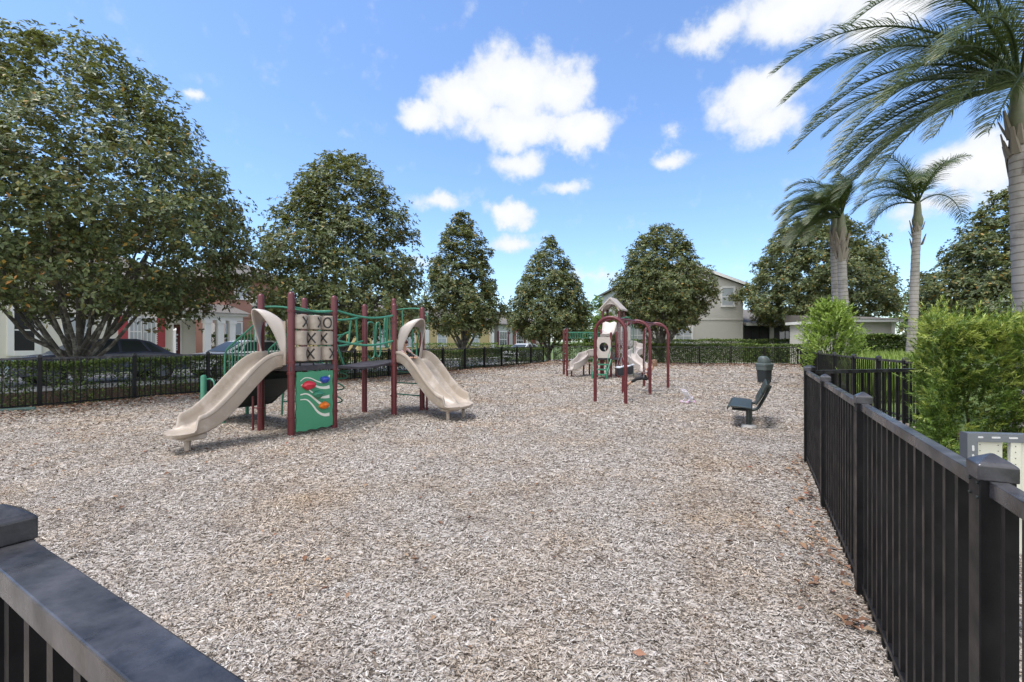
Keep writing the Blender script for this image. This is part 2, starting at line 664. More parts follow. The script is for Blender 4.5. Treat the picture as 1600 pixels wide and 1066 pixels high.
def build_ground():
    m = MB()
    m.add([(-400, -200, -.10), (400, -200, -.10), (400, 900, -.10), (-400, 900, -.10)], [(0, 1, 2, 3)])
    tag(m.build('ground', LAWN), kind='structure')
    nv, ns = 150, 110
    vs = np.linspace(0, 1, nv)[:, None] * np.ones((1, ns))
    ss = np.linspace(0, 1, ns)[None, :] * np.ones((nv, 1))
    Y = -4 + 37.5 * vs
    X = left_x(Y) - .12 + ss * (right_x(Y) + .0 - left_x(Y) + .12)
    Y = -4 + vs * (back_y(X) + .15 + 4)
    X = left_x(Y) - .12 + ss * (right_x(Y) - left_x(Y) + .12)
    Z = hz(X, Y)
    V = np.stack([X, Y, Z], -1).reshape(-1, 3)
    i, j = np.meshgrid(np.arange(nv - 1), np.arange(ns - 1), indexing='ij')
    a = (i * ns + j).ravel()
    F = np.stack([a, a + 1, a + ns + 1, a + ns], 1)
    o = link('playground_surface', np_mesh('playground_surface', V, F), MULCH, smooth=True)
    tag(o, 'greyish wood chip surface of the fenced playground', kind='structure')

    def strip(name, off0, off1, z, material, s0=-25, s1=70, thick=None):
        p = [LF0 + LD * s0 + LN * off0, LF0 + LD * s1 + LN * off0, LF0 + LD * s1 + LN * off1, LF0 + LD * s0 + LN * off1]
        mm = MB()
        if thick:
            mm.extrude([(q[0], q[1], z - thick + street_z(q)) for q in p], (0, 0, thick))
        else:
            mm.add([(q[0], q[1], z + street_z(q)) for q in p], [(0, 1, 2, 3)])
        return tag(mm.build(name, material), kind='structure')
    p = [LF0 + LD * -25, LF0 + LD * 70, LF0 + LD * 70 + LN * 1.6, LF0 + LD * -25 + LN * 1.6]
    mm = MB().add([(p[0][0], p[0][1], -.03), (p[1][0], p[1][1], -.03), (p[2][0], p[2][1], street_z(p[2]) - .03), (p[3][0], p[3][1], street_z(p[3]) - .03)], [(0, 1, 2, 3)])
    tag(mm.build('planting_bed', BED), kind='structure')
    strip('lawn', 1.601, 3.349, -.06, LAWN)
    strip('lawn', 9.551, 60, -.06, LAWN)
    strip('sidewalk', 1.6, 2.9, -.02, CONCRETE, thick=.10)
    strip('kerb', 3.35, 3.5, -.03, CONCRETE, thick=.12)
    strip('road', 3.5, 9.4, -.086, ASPHALT)
    strip('kerb', 9.4, 9.55, -.03, CONCRETE, thick=.12)
    strip('sidewalk', 10.6, 11.8, -.02, CONCRETE, thick=.10)
    # bed beyond the right fence
    mm = MB()
    mm.add([(1.2, -4, -.02), (9, -4, -.02), (12, 9.0, -.02), (7.3, 7.9, -.02), (6.4, 6.2, -.02), (4.7, 5.0, -.02)], [(0, 1, 2, 3, 4, 5)])
    tag(mm.build('planting_bed', BED), kind='structure')
    # bed and far road behind the back fence
    mm = MB()
    mm.add([(2.5, 32.9, -.03), (26, 27.2, -.03), (26.4, 28.6, -.03), (3, 34.3, -.03)], [(0, 1, 2, 3)])
    tag(mm.build('planting_bed', BED), kind='structure')
    mm = MB()
    mm.extrude([(4, 34.6, -.12), (40, 29.6, -.12), (40, 31.0, -.12), (4, 36.0, -.12)], (0, 0, .10))
    tag(mm.build('path', CONCRETE), kind='structure')


build_ground()


def build_chips():
    Vs, Fs = [], []
    n0 = 0
    bands = [(1.75, 3.2, 9500, .64), (3.2, 5.0, 6600, .72), (5.0, 8.0, 2900, .94), (8.0, 13.0, 850, 1.5), (13.0, 20.0, 300, 2.2), (20.0, 32.4, 80, 3.4)]
    for (y0, y1, dens, sc) in bands:
        xm = y1 * 1.16
        n = int((y1 - y0) * 2 * xm * dens)
        Y = rng.uniform(y0, y1, n)
        X = rng.uniform(-xm, xm, n)
        ok = (np.abs(X) < Y * 1.16 + .25) & (X > left_x(Y) + .02) & (X < right_x(Y) - .03) & (Y < back_y(X))
        X, Y = X[ok], Y[ok]
        n = len(X)
        L = rng.gamma(3.2, .0098, n) * sc
        L = np.clip(L, .012, .085 * sc)
        Wd = rng.uniform(.0045, .0125, n) * sc
        a = rng.uniform(0, 2 * np.pi, n)
        pit = rng.normal(0, .22, n)
        D = np.stack([np.cos(a) * np.cos(pit), np.sin(a) * np.cos(pit), np.sin(pit)], 1)
        N = nrm(np.stack([rng.normal(0, .27, n), rng.normal(0, .27, n), np.ones(n)], 1))
        N = nrm(N - D * (N * D).sum(-1, keepdims=True))
        Sx = np.cross(D, N)
        Z = hz(X, Y) + rng.uniform(.003, .022, n) * min(sc, 1.6)
        P = np.stack([X, Y, Z], 1)
        bend = (rng.normal(0, .055, n) * L)[:, None]
        taper = rng.uniform(.35, 1.0, n)[:, None]
        L_, W_ = L[:, None] * .5, Wd[:, None] * .5
        A, B = P - D * L_, P + D * L_
        v = np.stack([A - Sx * W_ * taper, A + Sx * W_ * taper, P + Sx * W_ + N * bend, P - Sx * W_ + N * bend,
                      B + Sx * W_ * taper * .7, B - Sx * W_ * taper * .7], 1).reshape(-1, 3)
        i = np.arange(n)[:, None] * 6
        f = np.concatenate([i + np.array([[0, 1, 2, 3]]), i + np.array([[3, 2, 4, 5]])], 1).reshape(-1, 4)
        Vs.append(v)
        Fs.append(f + n0)
        n0 += len(v)
    o = link('wood_chips', np_mesh('wood_chips', np.concatenate(Vs), np.concatenate(Fs)), CHIPS)
    tag(o, 'loose grey and tan wood chips covering the playground', 'wood chips', kind='stuff')


build_chips()

LEAF_DRY = chip_mat('dry_leaves', [(0, (.11, .055, .035)), (.3, (.19, .105, .065)), (.6, (.27, .17, .105)), (.85, (.34, .25, .165)), (1, (.24, .09, .055))], .7)


def build_litter():
    P = []
    sc = []
    # drift along the left fence
    n = 8000
    s = rng.uniform(-2, 26, n)
    d = np.abs(rng.gamma(1.5, .5, n))
    q = LF0[None] + LD[None] * s[:, None] - LN[None] * d[:, None]
    P.append(q)
    sc.append(rng.uniform(.05, .11, n))
    # along the back fence
    n = 2600
    x = rng.uniform(3, 18, n)
    q = np.stack([x, back_y(x) - np.abs(rng.gamma(1.5, .8, n))], 1)
    P.append(q)
    sc.append(rng.uniform(.08, .15, n))
    # foot of the right fence
    n = 220
    t = rng.uniform(.2, 4.6, n)
    q = np.array([1.82, 2.17])[None] + UD[None] * t[:, None] + VD[None] * (.04 + np.abs(rng.gamma(1.3, .14, n)))[:, None]
    P.append(q)
    sc.append(rng.uniform(.025, .075, n))
    # a few blown about, patches near the slide
    n = 420
    q = np.stack([rng.normal(-5.5, 3.5, n), rng.normal(7.2, 2.2, n)], 1)
    P.append(q)
    sc.append(rng.uniform(.03, .08, n))
    n = 60
    q = np.stack([rng.uniform(-2, 2.4, n), rng.uniform(1.9, 5, n)], 1)
    P.append(q)
    sc.append(rng.uniform(.02, .05, n))
    P = np.concatenate(P)
    sc = np.concatenate(sc)
    ok = (P[:, 0] > left_x(P[:, 1])) & (P[:, 0] < right_x(P[:, 1])) & (P[:, 1] > 1.6) & (P[:, 1] < back_y(P[:, 0]))
    P, sc = P[ok], sc[ok]
    n = len(P)
    a = rng.uniform(0, 2 * np.pi, n)
    D = np.stack([np.cos(a), np.sin(a), rng.normal(.1, .25, n)], 1)
    N = np.stack([rng.normal(0, .3, n), rng.normal(0, .3, n), np.ones(n)], 1)
    B = np.stack([P[:, 0], P[:, 1], hz(P[:, 0], P[:, 1]) + .022], 1)
    V, F = leaves(B, D, N, sc, sc * rng.uniform(.4, .6, n), fold=.25, curl=.15)
    o = link('fallen_leaves', np_mesh('fallen_leaves', V, F), LEAF_DRY)
    tag(o, 'dry brown fallen leaves drifted along the fences', 'leaves', kind='stuff')


build_litter()

# ------------------------------------------------------------------ fences


def post_part(parent, x, y, rz, h=1.25, w=.074, z0=-.3, bevel=0.0):
    p = MB().box((0, 0, (h + z0) / 2), (w, w, h - z0)).build('post', FENCE, parent, bevel=bevel)
    p.location = (x, y, 0)
    p.rotation_euler = (0, 0, rz)
    c = MB()
    a, b = w / 2 + .0045, w / 2 + .002
    c.loft([[(-a, -a, h - .032), (a, -a, h - .032), (a, a, h - .032), (-a, a, h - .032)],
            [(-a, -a, h + .010), (a, -a, h + .010), (a, a, h + .010), (-a, a, h + .010)],
            [(-b + .006, -b + .006, h + .018), (b - .006, -b + .006, h + .018), (b - .006, b - .006, h + .018), (-b + .006, b - .006, h + .018)],
            [(-.004, -.004, h + .038), (.004, -.004, h + .038), (.004, .004, h + .038), (-.004, .004, h + .038)]])
    c.build('cap', RAIL, p, bevel=bevel)
    return p


def fence(name, label, pts, h=1.22, pw=.019, gap=.115, single=False, bevel=0.0, group=None, cat='fence', ground=.05, rail_w=.042):
    root = thing(name, label, cat, (pts[0][0], pts[0][1], 0), 0, group)
    o0 = np.array(pts[0])
    k = len(pts)
    for i in range(k):
        a = np.array(pts[max(i - 1, 0)] if i else pts[0])
        b = np.array(pts[min(i + 1, k - 1)])
        d = b - a
        rz = math.atan2(d[1], d[0])
        p = post_part(root, *(np.array(pts[i]) - o0), rz, h=h + .03, bevel=bevel)
        if bevel:
            for sx in (-1, 1):
                for z in (h - .012, h - .052):
                    MB().tube([(sx * .026, .0365, z), (sx * .026, .0405, z)], .0042, 8).build('screw', STAIR_BLACK, p)
    for i in range(k - 1):
        a, b = np.array(pts[i]) - o0, np.array(pts[i + 1]) - o0
        d = b - a
        L = float(np.hypot(*d))
        rz = math.atan2(d[1], d[0])
        M = Matrix.Translation((a[0], a[1], 0)) @ Matrix.Rotation(rz, 4, 'Z')
        g = .046

        def put(mb, nm, mt, bv=bevel):
            o = mb.build(nm, mt, root, bevel=bv)
            o.matrix_local = M
            return o
        put(MB().span(g, L - g, -rail_w / 2, rail_w / 2, h - .045, h), 'top_rail', RAIL)
        put(MB().span(g, L - g, -.016, .016, ground + .07, ground + .10), 'bottom_rail', FENCE)
        n = max(2, int(round((L - 2 * g) / gap)))
        xs = [g + (L - 2 * g) * (q + .5) / n for q in range(n)]
        if single:
            for x in xs:
                put(MB().span(x - pw / 2, x + pw / 2, -pw / 2, pw / 2, ground - .02, h - .043), 'picket', FENCE, 0)
        else:
            mb = MB()
            for x in xs:
                mb.span(x - pw / 2, x + pw / 2, -pw / 2, pw / 2, ground - .02, h - .043)
            put(mb, 'picket_panel', FENCE, 0)
    return root


RF0 = np.array([1.3343, 1.265])          # the big post in front on the right
near = [RF0 + UD * (1.738 * q) for q in (-1, 0, 1, 2, 3)]
fence('picket_fence', 'black metal picket fence running from the front right post along the wood chips', near, pw=.026, gap=.113, single=True, bevel=.003, ground=.03)
cross = [near[-1] + np.array([.06, .03]), (5.75, 6.36), (7.05, 7.30)]
fence('picket_fence', 'short black fence run turning right behind the bench towards the clipped light green bush', cross[:], pw=.022, gap=.125)
fence('picket_fence', 'dark fence stretch behind the short cross run below the light green shrub and palms',
      [(7.10, 7.45), (7.56, 8.75), (7.97, 9.9), (8.42, 11.2), (9.18, 12.95), (9.95, 14.75), (10.8, 16.7), (12.0, 18.6), (13.2, 20.5), (14.4, 22.4), (15.6, 24.3), (16.9, 26.4), (18.2, 28.7)], gap=.12)
fence('picket_fence', 'long black picket fence in front of the hedge beside the street',
      [LF0 + LD * (1.777 * q) for q in range(-2, 15)], gap=.12)
bk = [np.array((3.0, 32.55)) + (np.array((18.1, 28.82)) - np.array((3.0, 32.55))) * q / 8 for q in range(0, 9)]
fence('picket_fence', 'black fence at the far end of the playground in front of the clipped hedge', bk[:], gap=.12)

# the fence section close to the camera, seen from above at the lower left
gd = np.array([.8625, -.5061])
g0 = np.array([-.970, .863])
fence('picket_fence', 'black fence section with dusty, sky-sheened wide top rail, close up at the lower left corner', [g0, g0 + gd * 1.62], pw=.026, gap=.113, single=True, bevel=.003, rail_w=.068, h=1.222)

# ------------------------------------------------------------------ foliage
MAG = [(0, (.034, .048, .018)), (.30, (.066, .091, .034)), (.62, (.110, .142, .054)), (.88, (.170, .198, .078)), (.955, (.23, .21, .06)), (.988, (.34, .21, .035)), (1, (.36, .15, .03))]
MAGNOLIA = leaf_mat('magnolia_leaves', MAG, (.15, .125, .065), .46, .22, (.24, .28, .05), spec=.4)
HEDGE = leaf_mat('hedge_leaves', [(0, (.038, .064, .016)), (.5, (.085, .132, .033)), (.85, (.145, .205, .046)), (1, (.22, .29, .065))], (.05, .075, .025), .45, .15, (.13, .2, .03))
HEDGE_TOP = leaf_mat('young_hedge_leaves', [(0, (.08, .13, .026)), (.6, (.16, .22, .046)), (1, (.25, .31, .075))], None, .45, .2, (.2, .3, .04))
PODO = leaf_mat('podocarpus_leaves', [(0, (.030, .064, .013)), (.4, (.080, .140, .025)), (.8, (.150, .235, .040)), (1, (.24, .32, .06))], None, .40, .2, (.2, .30, .03))
PODO_TIP = leaf_mat('podocarpus_young_leaves', [(0, (.20, .27, .045)), (.5, (.34, .42, .085)), (1, (.50, .54, .16))], None, .45, .28, (.35, .42, .06))
LIGHT = leaf_mat('light_green_leaves', [(0, (.15, .23, .045)), (.5, (.29, .41, .085)), (1, (.46, .55, .17))], None, .45, .3, (.3, .42, .05))
PALM = leaf_mat('palm_leaflets', [(0, (.034, .052, .018)), (.5, (.066, .095, .030)), (.85, (.11, .14, .048)), (1, (.19, .19, .075))], None, .40, .15, (.15, .2, .04))
PALM_DRY = leaf_mat('dry_palm_boots', [(0, (.13, .10, .075)), (1, (.33, .29, .24))], None, .8, 0)
PALM_TRUNK = mat('palm_trunk', (.36, .33, .305), .9, var=.25, scale=5, bump=.5, bscale=25, col2=(.22, .20, .185), c2lo=.5, c2hi=.7, c2scale=4)
def ringed(m):
    nt = m.node_tree
    nd, lk = nt.nodes, nt.links
    b = nd['Principled BSDF']
    src = b.inputs['Base Color'].links[0].from_socket
    tc = nd.new('ShaderNodeTexCoord')
    wv = nd.new('ShaderNodeTexWave')
    wv.bands_direction = 'Z'
    wv.inputs['Scale'].default_value = 2.1
    wv.inputs['Distortion'].default_value = 2.2
    wv.inputs['Detail'].default_value = 3
    lk.new(tc.outputs['Object'], wv.inputs['Vector'])
    mr = nd.new('ShaderNodeMapRange')
    mr.inputs['From Min'].default_value = .12
    mr.inputs['From Max'].default_value = .0
    lk.new(wv.outputs['Fac'], mr.inputs['Value'])
    mx = nd.new('ShaderNodeMixRGB')
    mx.blend_type = 'MULTIPLY'
    lk.new(mr.outputs[0], mx.inputs[0])
    lk.new(src, mx.inputs[1])
    mx.inputs[2].default_value = (.5, .47, .44, 1)
    lk.new(mx.outputs[0], b.inputs['Base Color'])


ringed(PALM_TRUNK)
PALM_SHAFT = mat('palm_crownshaft', (.16, .17, .10), .6, var=.3, scale=6, col2=(.23, .19, .14), c2scale=5)


def ring_noise(seed):
    r = np.random.default_rng(seed)
    ks = r.integers(1, 6, 8)
    kz = r.uniform(2, 9, 8)
    ph = r.uniform(0, 6.28, 8)
    am = r.uniform(.3, 1, 8)

    def f(a, t):
        s = 0
        for k, z, p, q in zip(ks, kz, ph, am):
            s = s + q * np.sin(k * a + z * t + p)
        return s / 3.0
    return f


def magnolia(name, label, x, y, z0, z1, prof, trunk_r, n_clump, n_whorl, leaf, seed, limbs=8, rough=.16, clump=.45, low=None, group='magnolia trees around the playground', leafmat=None):
    """z0..z1: height of the crown; prof: [(t, radius)]; limbs spread from low down"""
    r = np.random.default_rng(seed)
    root = thing(name, label, 'tree', (x, y, -.1), 0, group)
    pt = np.array([p[0] for p in prof])
    pr = np.array([p[1] for p in prof])
    nf = ring_noise(seed)
    # clump centres, more of them where the crown is wide, most near the outside
    T = []
    tt = np.linspace(0, 1, 200)
    w = np.interp(tt, pt, pr) ** 1.35 + .15
    w /= w.sum()
    t = r.choice(tt, n_clump, p=w) + r.uniform(-.003, .003, n_clump)
    t = np.clip(t, 0, 1)
    a = r.uniform(0, 2 * np.pi, n_clump)
    fr = np.where(r.random(n_clump) < .70, r.uniform(.78, 1.02, n_clump), np.sqrt(r.uniform(.05, .7, n_clump)))
    rad = np.interp(t, pt, pr) * (1 + rough * nf(a, t * 3)) * fr
    C = np.stack([np.cos(a) * rad, np.sin(a) * rad, z0 + t * (z1 - z0)], 1)
    size = clump * r.uniform(.6, 1.35, n_clump)
    # whorls inside the clumps
    ci = np.repeat(np.arange(n_clump), n_whorl)
    n = len(ci)
    off = r.normal(0, 1, (n, 3)) * np.array([1, 1, .62])
    off = off / np.maximum(np.linalg.norm(off, axis=1, keepdims=True), 1e-6) * (r.uniform(0.15, 1, n) ** .6)[:, None]
    Pw = C[ci] + off * size[ci][:, None]
    out = Pw - np.array([0, 0, z0 + .35 * (z1 - z0)])
    ax = nrm(nrm(out) * .7 + nrm(off) * .5 + np.array([0, 0, .75]) + r.normal(0, .35, (n, 3)))
    per = 7
    wi = np.repeat(np.arange(n), per)
    m = len(wi)
    A = ax[wi]
    rnd = r.normal(0, 1, (m, 3))
    tang = nrm(rnd - A * (rnd * A).sum(1, keepdims=True))
    D = nrm(tang * r.uniform(.75, 1.1, m)[:, None] + A * r.uniform(-.15, .7, m)[:, None])
    N = nrm(A + r.normal(0, .25, (m, 3)))
    L = leaf * r.uniform(.65, 1.25, m)
    P = Pw[wi] + D * (L * .12)[:, None]
    V, F = leaves(P, D, N, L, L * r.uniform(.40, .54, m), fold=.14, curl=.08)
    link('crown', np_mesh('crown', V, F), leafmat or MAGNOLIA, root)
    # trunk with limbs
    mb = MB()
    if low is None:
        low = .35
    zt = z0 + .60 * (z1 - z0)
    mb.tube([(0, 0, -.2), (0, 0, .15), (.03, .02, low + .3), (.05, -.04, z0 + .3 * (z1 - z0)), (0, .05, zt)],
            [trunk_r * 1.5, trunk_r * 1.1, trunk_r * .8, trunk_r * .36, .015], 9)
    for i in range(limbs):
        aa = 2 * np.pi * (i + r.uniform(-.35, .35)) / limbs
        zb = low + r.uniform(0, .9)
        tz = r.uniform(.12, .55)
        rr = np.interp(tz, pt, pr) * r.uniform(.6, .85)
        e = np.array([np.cos(aa) * rr, np.sin(aa) * rr, z0 + tz * (z1 - z0)])
        s = np.array([np.cos(aa) * trunk_r * .4, np.sin(aa) * trunk_r * .4, zb])
        m1 = s + (e - s) * .30 + np.array([0, 0, -.06 * rr]) + r.normal(0, .06, 3)
        m2 = s + (e - s) * .65 + np.array([0, 0, .08 * rr]) + r.normal(0, .1, 3)
        lr = trunk_r * r.uniform(.40, .62)
        mb.tube([s, m1, m2, e], [lr, lr * .8, lr * .5, .012], 7)
        for q in range(3):
            b0 = s + (e - s) * r.uniform(.4, .8)
            e2 = C[np.argmin(((C - (b0 + r.normal(0, .9, 3))) ** 2).sum(1))]
            mb.tube([b0, (b0 + e2) / 2 + r.normal(0, .08, 3), e2], [lr * .38, lr * .24, .006], 5)
    mb.build('trunk', BARK, root, smooth=True, fix=False)
    return root


def tree_at(px, Y):
    return at(px, Y), Y


X1, Y1 = tree_at(122, 13.6)
magnolia('magnolia_tree', 'huge many-limbed magnolia rising behind the hedge in front of the house with red shutters', X1, Y1, 2.5, 10.85,
         [(0, 2.8), (.08, 4.05), (.20, 4.45), (.36, 4.35), (.5, 3.85), (.64, 3.2), (.78, 2.4), (.9, 1.5), (1, .4)], .125, 1000, 17, .138, 11, limbs=20, rough=.18, clump=.56, low=.55)
X2, Y2 = tree_at(536, 20)
magnolia('magnolia_tree', 'broad dark magnolia behind the tic-tac-toe cylinders and green rails', X2, Y2, 1.9, 10.0,
         [(0, 2.6), (.10, 3.35), (.25, 3.35), (.45, 3.1), (.6, 2.75), (.75, 2.15), (.88, 1.35), (1, .25)], .16, 720, 15, .155, 12, limbs=10, rough=.18, clump=.50)
X3, Y3 = tree_at(723, 27)
magnolia('magnolia_tree', 'narrow magnolia with a clear forked trunk in front of the yellow house', X3, Y3, 2.2, 9.2,
         [(0, 1.4), (.12, 2.2), (.3, 2.05), (.5, 1.75), (.68, 1.4), (.82, 1.0), (.93, .5), (1, .15)], .16, 380, 15, .17, 13, limbs=8, rough=.2, clump=.42, low=.7)
X4, Y4 = tree_at(857, 35)
magnolia('magnolia_tree', 'conical magnolia behind the corner where the street fence meets the back fence', X4, Y4, 1.9, 9.6,
         [(0, 2.1), (.12, 2.95), (.3, 2.9), (.5, 2.35), (.68, 1.7), (.85, .95), (1, .2)], .18, 480, 15, .19, 14, limbs=8, rough=.12, clump=.5)
X5, Y5 = tree_at(1033, 32)
magnolia('magnolia_tree', 'rounded magnolia behind the swings hiding the left half of the beige gable house', X5, Y5, 2.5, 9.75,
         [(0, 1.3), (.10, 2.6), (.25, 3.3), (.42, 3.1), (.6, 2.6), (.78, 1.9), (.92, 1.15), (1, .4)], .2, 600, 15, .18, 15, limbs=9, rough=.1, clump=.52)
X6, Y6 = tree_at(1275, 34)
magnolia('magnolia_tree', 'wide magnolia standing behind the twin palm trunks', X6, Y6, 2.9, 11.1,
         [(0, 3.0), (.12, 4.6), (.28, 4.85), (.45, 4.3), (.62, 3.85), (.8, 2.9), (.93, 1.7), (1, .5)], .22, 900, 16, .19, 16, limbs=9, rough=.2, clump=.5)
X7, Y7 = tree_at(1580, 21)
magnolia('magnolia_tree', 'dark magnolia at the right picture edge behind the tallest palm', X7, Y7, 1.6, 8.7,
         [(0, 3.2), (.12, 3.85), (.28, 3.55), (.45, 2.9), (.6, 2.3), (.75, 1.7), (.9, .85), (1, .2)], .2, 850, 16, .16, 17, limbs=9, rough=.22, clump=.46)
LTREE = leaf_mat('bright_tree_leaves', [(0, (.05, .10, .015)), (.6, (.12, .20, .03)), (1, (.24, .32, .06))], None, .5, .3, (.25, .4, .04))
magnolia('broadleaf_tree', 'small bright green tree showing between two magnolias above the play tower', at(930, 42), 42, 1.5, 5.6,
         [(0, 1.2), (.3, 2.0), (.6, 1.6), (.85, .9), (1, .3)], .12, 110, 8, .26, 18, limbs=5, clump=.5, group=None, leafmat=LTREE)
magnolia('broadleaf_tree', 'thin hazy tree behind the low beige house by the slender palm', at(1440, 46), 46, 2.0, 6.6,
         [(0, 1.6), (.3, 2.8), (.6, 2.3), (.85, 1.2), (1, .3)], .12, 90, 7, .28, 19, limbs=5, clump=.6, group=None, leafmat=LTREE)


def hedge(name, label, p0, p1, width, h, n, leaf=.07, seed=1, sparse=0.0, stems=True, top_young=.10, wob=.05, mats=None, z0=0.0, group=None, full=False):
    """clipped hedge along p0-p1; sparse thins the lower part so that daylight shows through"""
    r = np.random.default_rng(seed)
    p0, p1 = np.array(p0, float), np.array(p1, float)
    L = float(np.hypot(*(p1 - p0)))
    root = thing(name, label, 'hedge', (p0[0], p0[1], z0), math.atan2(*(p1 - p0)[::-1]), group)
    x = r.uniform(0, L, n)
    u = r.random(n)
    side = r.random(n)
    # top sheet, two faces and a thin fill
    topm = side < .30
    z = np.where(topm, h - np.abs(r.normal(0, .05, n)), h * (1 - u ** (1 + sparse)))
    y = np.where(topm, r.uniform(-.5, .5, n) * width, np.where(r.random(n) < .7, np.sign(r.random(n) - .5) * (.5 - np.abs(r.normal(0, .08, n))), r.uniform(-.5, .5, n)) * width)
    wv = wob * np.sin(x * 2.1 + seed) * np.sin(x * .83) + r.normal(0, wob * .45, n)
    z = z + wv * (z / h)
    y = y * (1 + .15 * np.sin(x * 3.1 + 2 * z) * (z / h))
    if sparse > .3:
        # clumpy gaps low down
        gapn = np.sin(x * 5.3 + 3 * np.sin(z * 4)) + np.sin(x * 9.7 + z * 6.1 + seed) + .6 * np.sin(x * 23 + 11 * z)
        keep = (gapn > -.85) | (z > h * .74)
        x, y, z = x[keep], y[keep], z[keep]
    n = len(x)
    P = np.stack([x, y, z], 1)
    D = nrm(r.normal(0, 1, (n, 3)) + np.stack([np.zeros(n), np.sign(y) * .4, .5 * np.ones(n)], 1))
    N = nrm(np.stack([r.normal(0, .5, n), np.sign(y) * .7 * (z < h * .92), np.where(z > h * .85, 1.2, .5)], 1) + r.normal(0, .35, (n, 3)))
    Lf = leaf * r.uniform(.6, 1.3, n)
    V, F = leaves(P, D, N, Lf, Lf * .55, fold=.12)
    mi = (z > h - top_young).astype(np.int32) * (r.random(n) < .6)
    link('foliage', np_mesh('foliage', V, F, np.repeat(mi, 2)), list(mats or (HEDGE, HEDGE_TOP)), root)
    if stems:
        mb = MB()
        k = int(L / .17)
        for i in range(k):
            sx = L * (i + r.random()) / k
            sy = r.uniform(-.22, .22) * width
            zt = h * r.uniform(.6, .9)
            mb.tube([(sx, sy, -.12), (sx + r.normal(0, .05), sy + r.normal(0, .05), zt * .5), (sx + r.normal(0, .12), sy + r.normal(0, .1), zt)], [.011, .008, .004], 4, caps=False)
        mb.build('stems', TWIG, root, fix=False)
    return root


hedge('hedge', 'long thin hedge with see-through lower stems, between the street and its black fence', LF0 + LD * -5 + LN * .62, LF0 + LD * 26.3 + LN * .62, .62, 1.09, 84000, .064, 21, sparse=.5)
hedge('hedge', 'clipped dark hedge behind the fence at the far end of the playground', (3.1, 33.35), (19.4, 29.3), .8, 1.36, 24000, .10, 22, sparse=.55, top_young=.05)
hedge('hedge', 'thick square hedge under the screened porches of the beige gable house', (at(985, 36.5), 36.5), (at(1262, 35), 35), 1.0, 1.68, 16000, .12, 23, stems=False, top_young=.05)
hedge('hedge', 'tall dark green hedge under the low beige house between the palms', (at(1322, 24.5), 24.5), (at(1455, 23.5), 23.5), 1.0, 1.86, 24000, .11, 24, stems=False, top_young=.07)


def shoots(root, P, D, L, per, leaf_l, leaf_w, seed, young, mats):
    """feathery shoots: narrow leaves set all round a twig"""
    r = np.random.default_rng(seed)
    n = len(P)
    si = np.repeat(np.arange(n), per)
    m = len(si)
    f = np.tile(np.linspace(.12, 1, per), n)
    A = D[si]
    rnd = r.normal(0, 1, (m, 3))
    tang = nrm(rnd - A * (rnd * A).sum(1, keepdims=True))
    dd = nrm(tang * (1.05 - .65 * f)[:, None] + A * (.45 + .75 * f)[:, None])
    N = nrm(A * .6 - tang * .8 + np.array([0, 0, .9]) + r.normal(0, .3, (m, 3)))
    ll = leaf_l * r.uniform(.7, 1.2, m)
    V, F = leaves(P[si] + A * (L[si] * f)[:, None], dd, N, ll, leaf_w * r.uniform(.8, 1.2, m), fold=.1, curl=.10)
    mi = np.repeat(young[si].astype(np.int32), 2)
    return link('foliage', np_mesh('foliage', V, F, mi), list(mats), root)


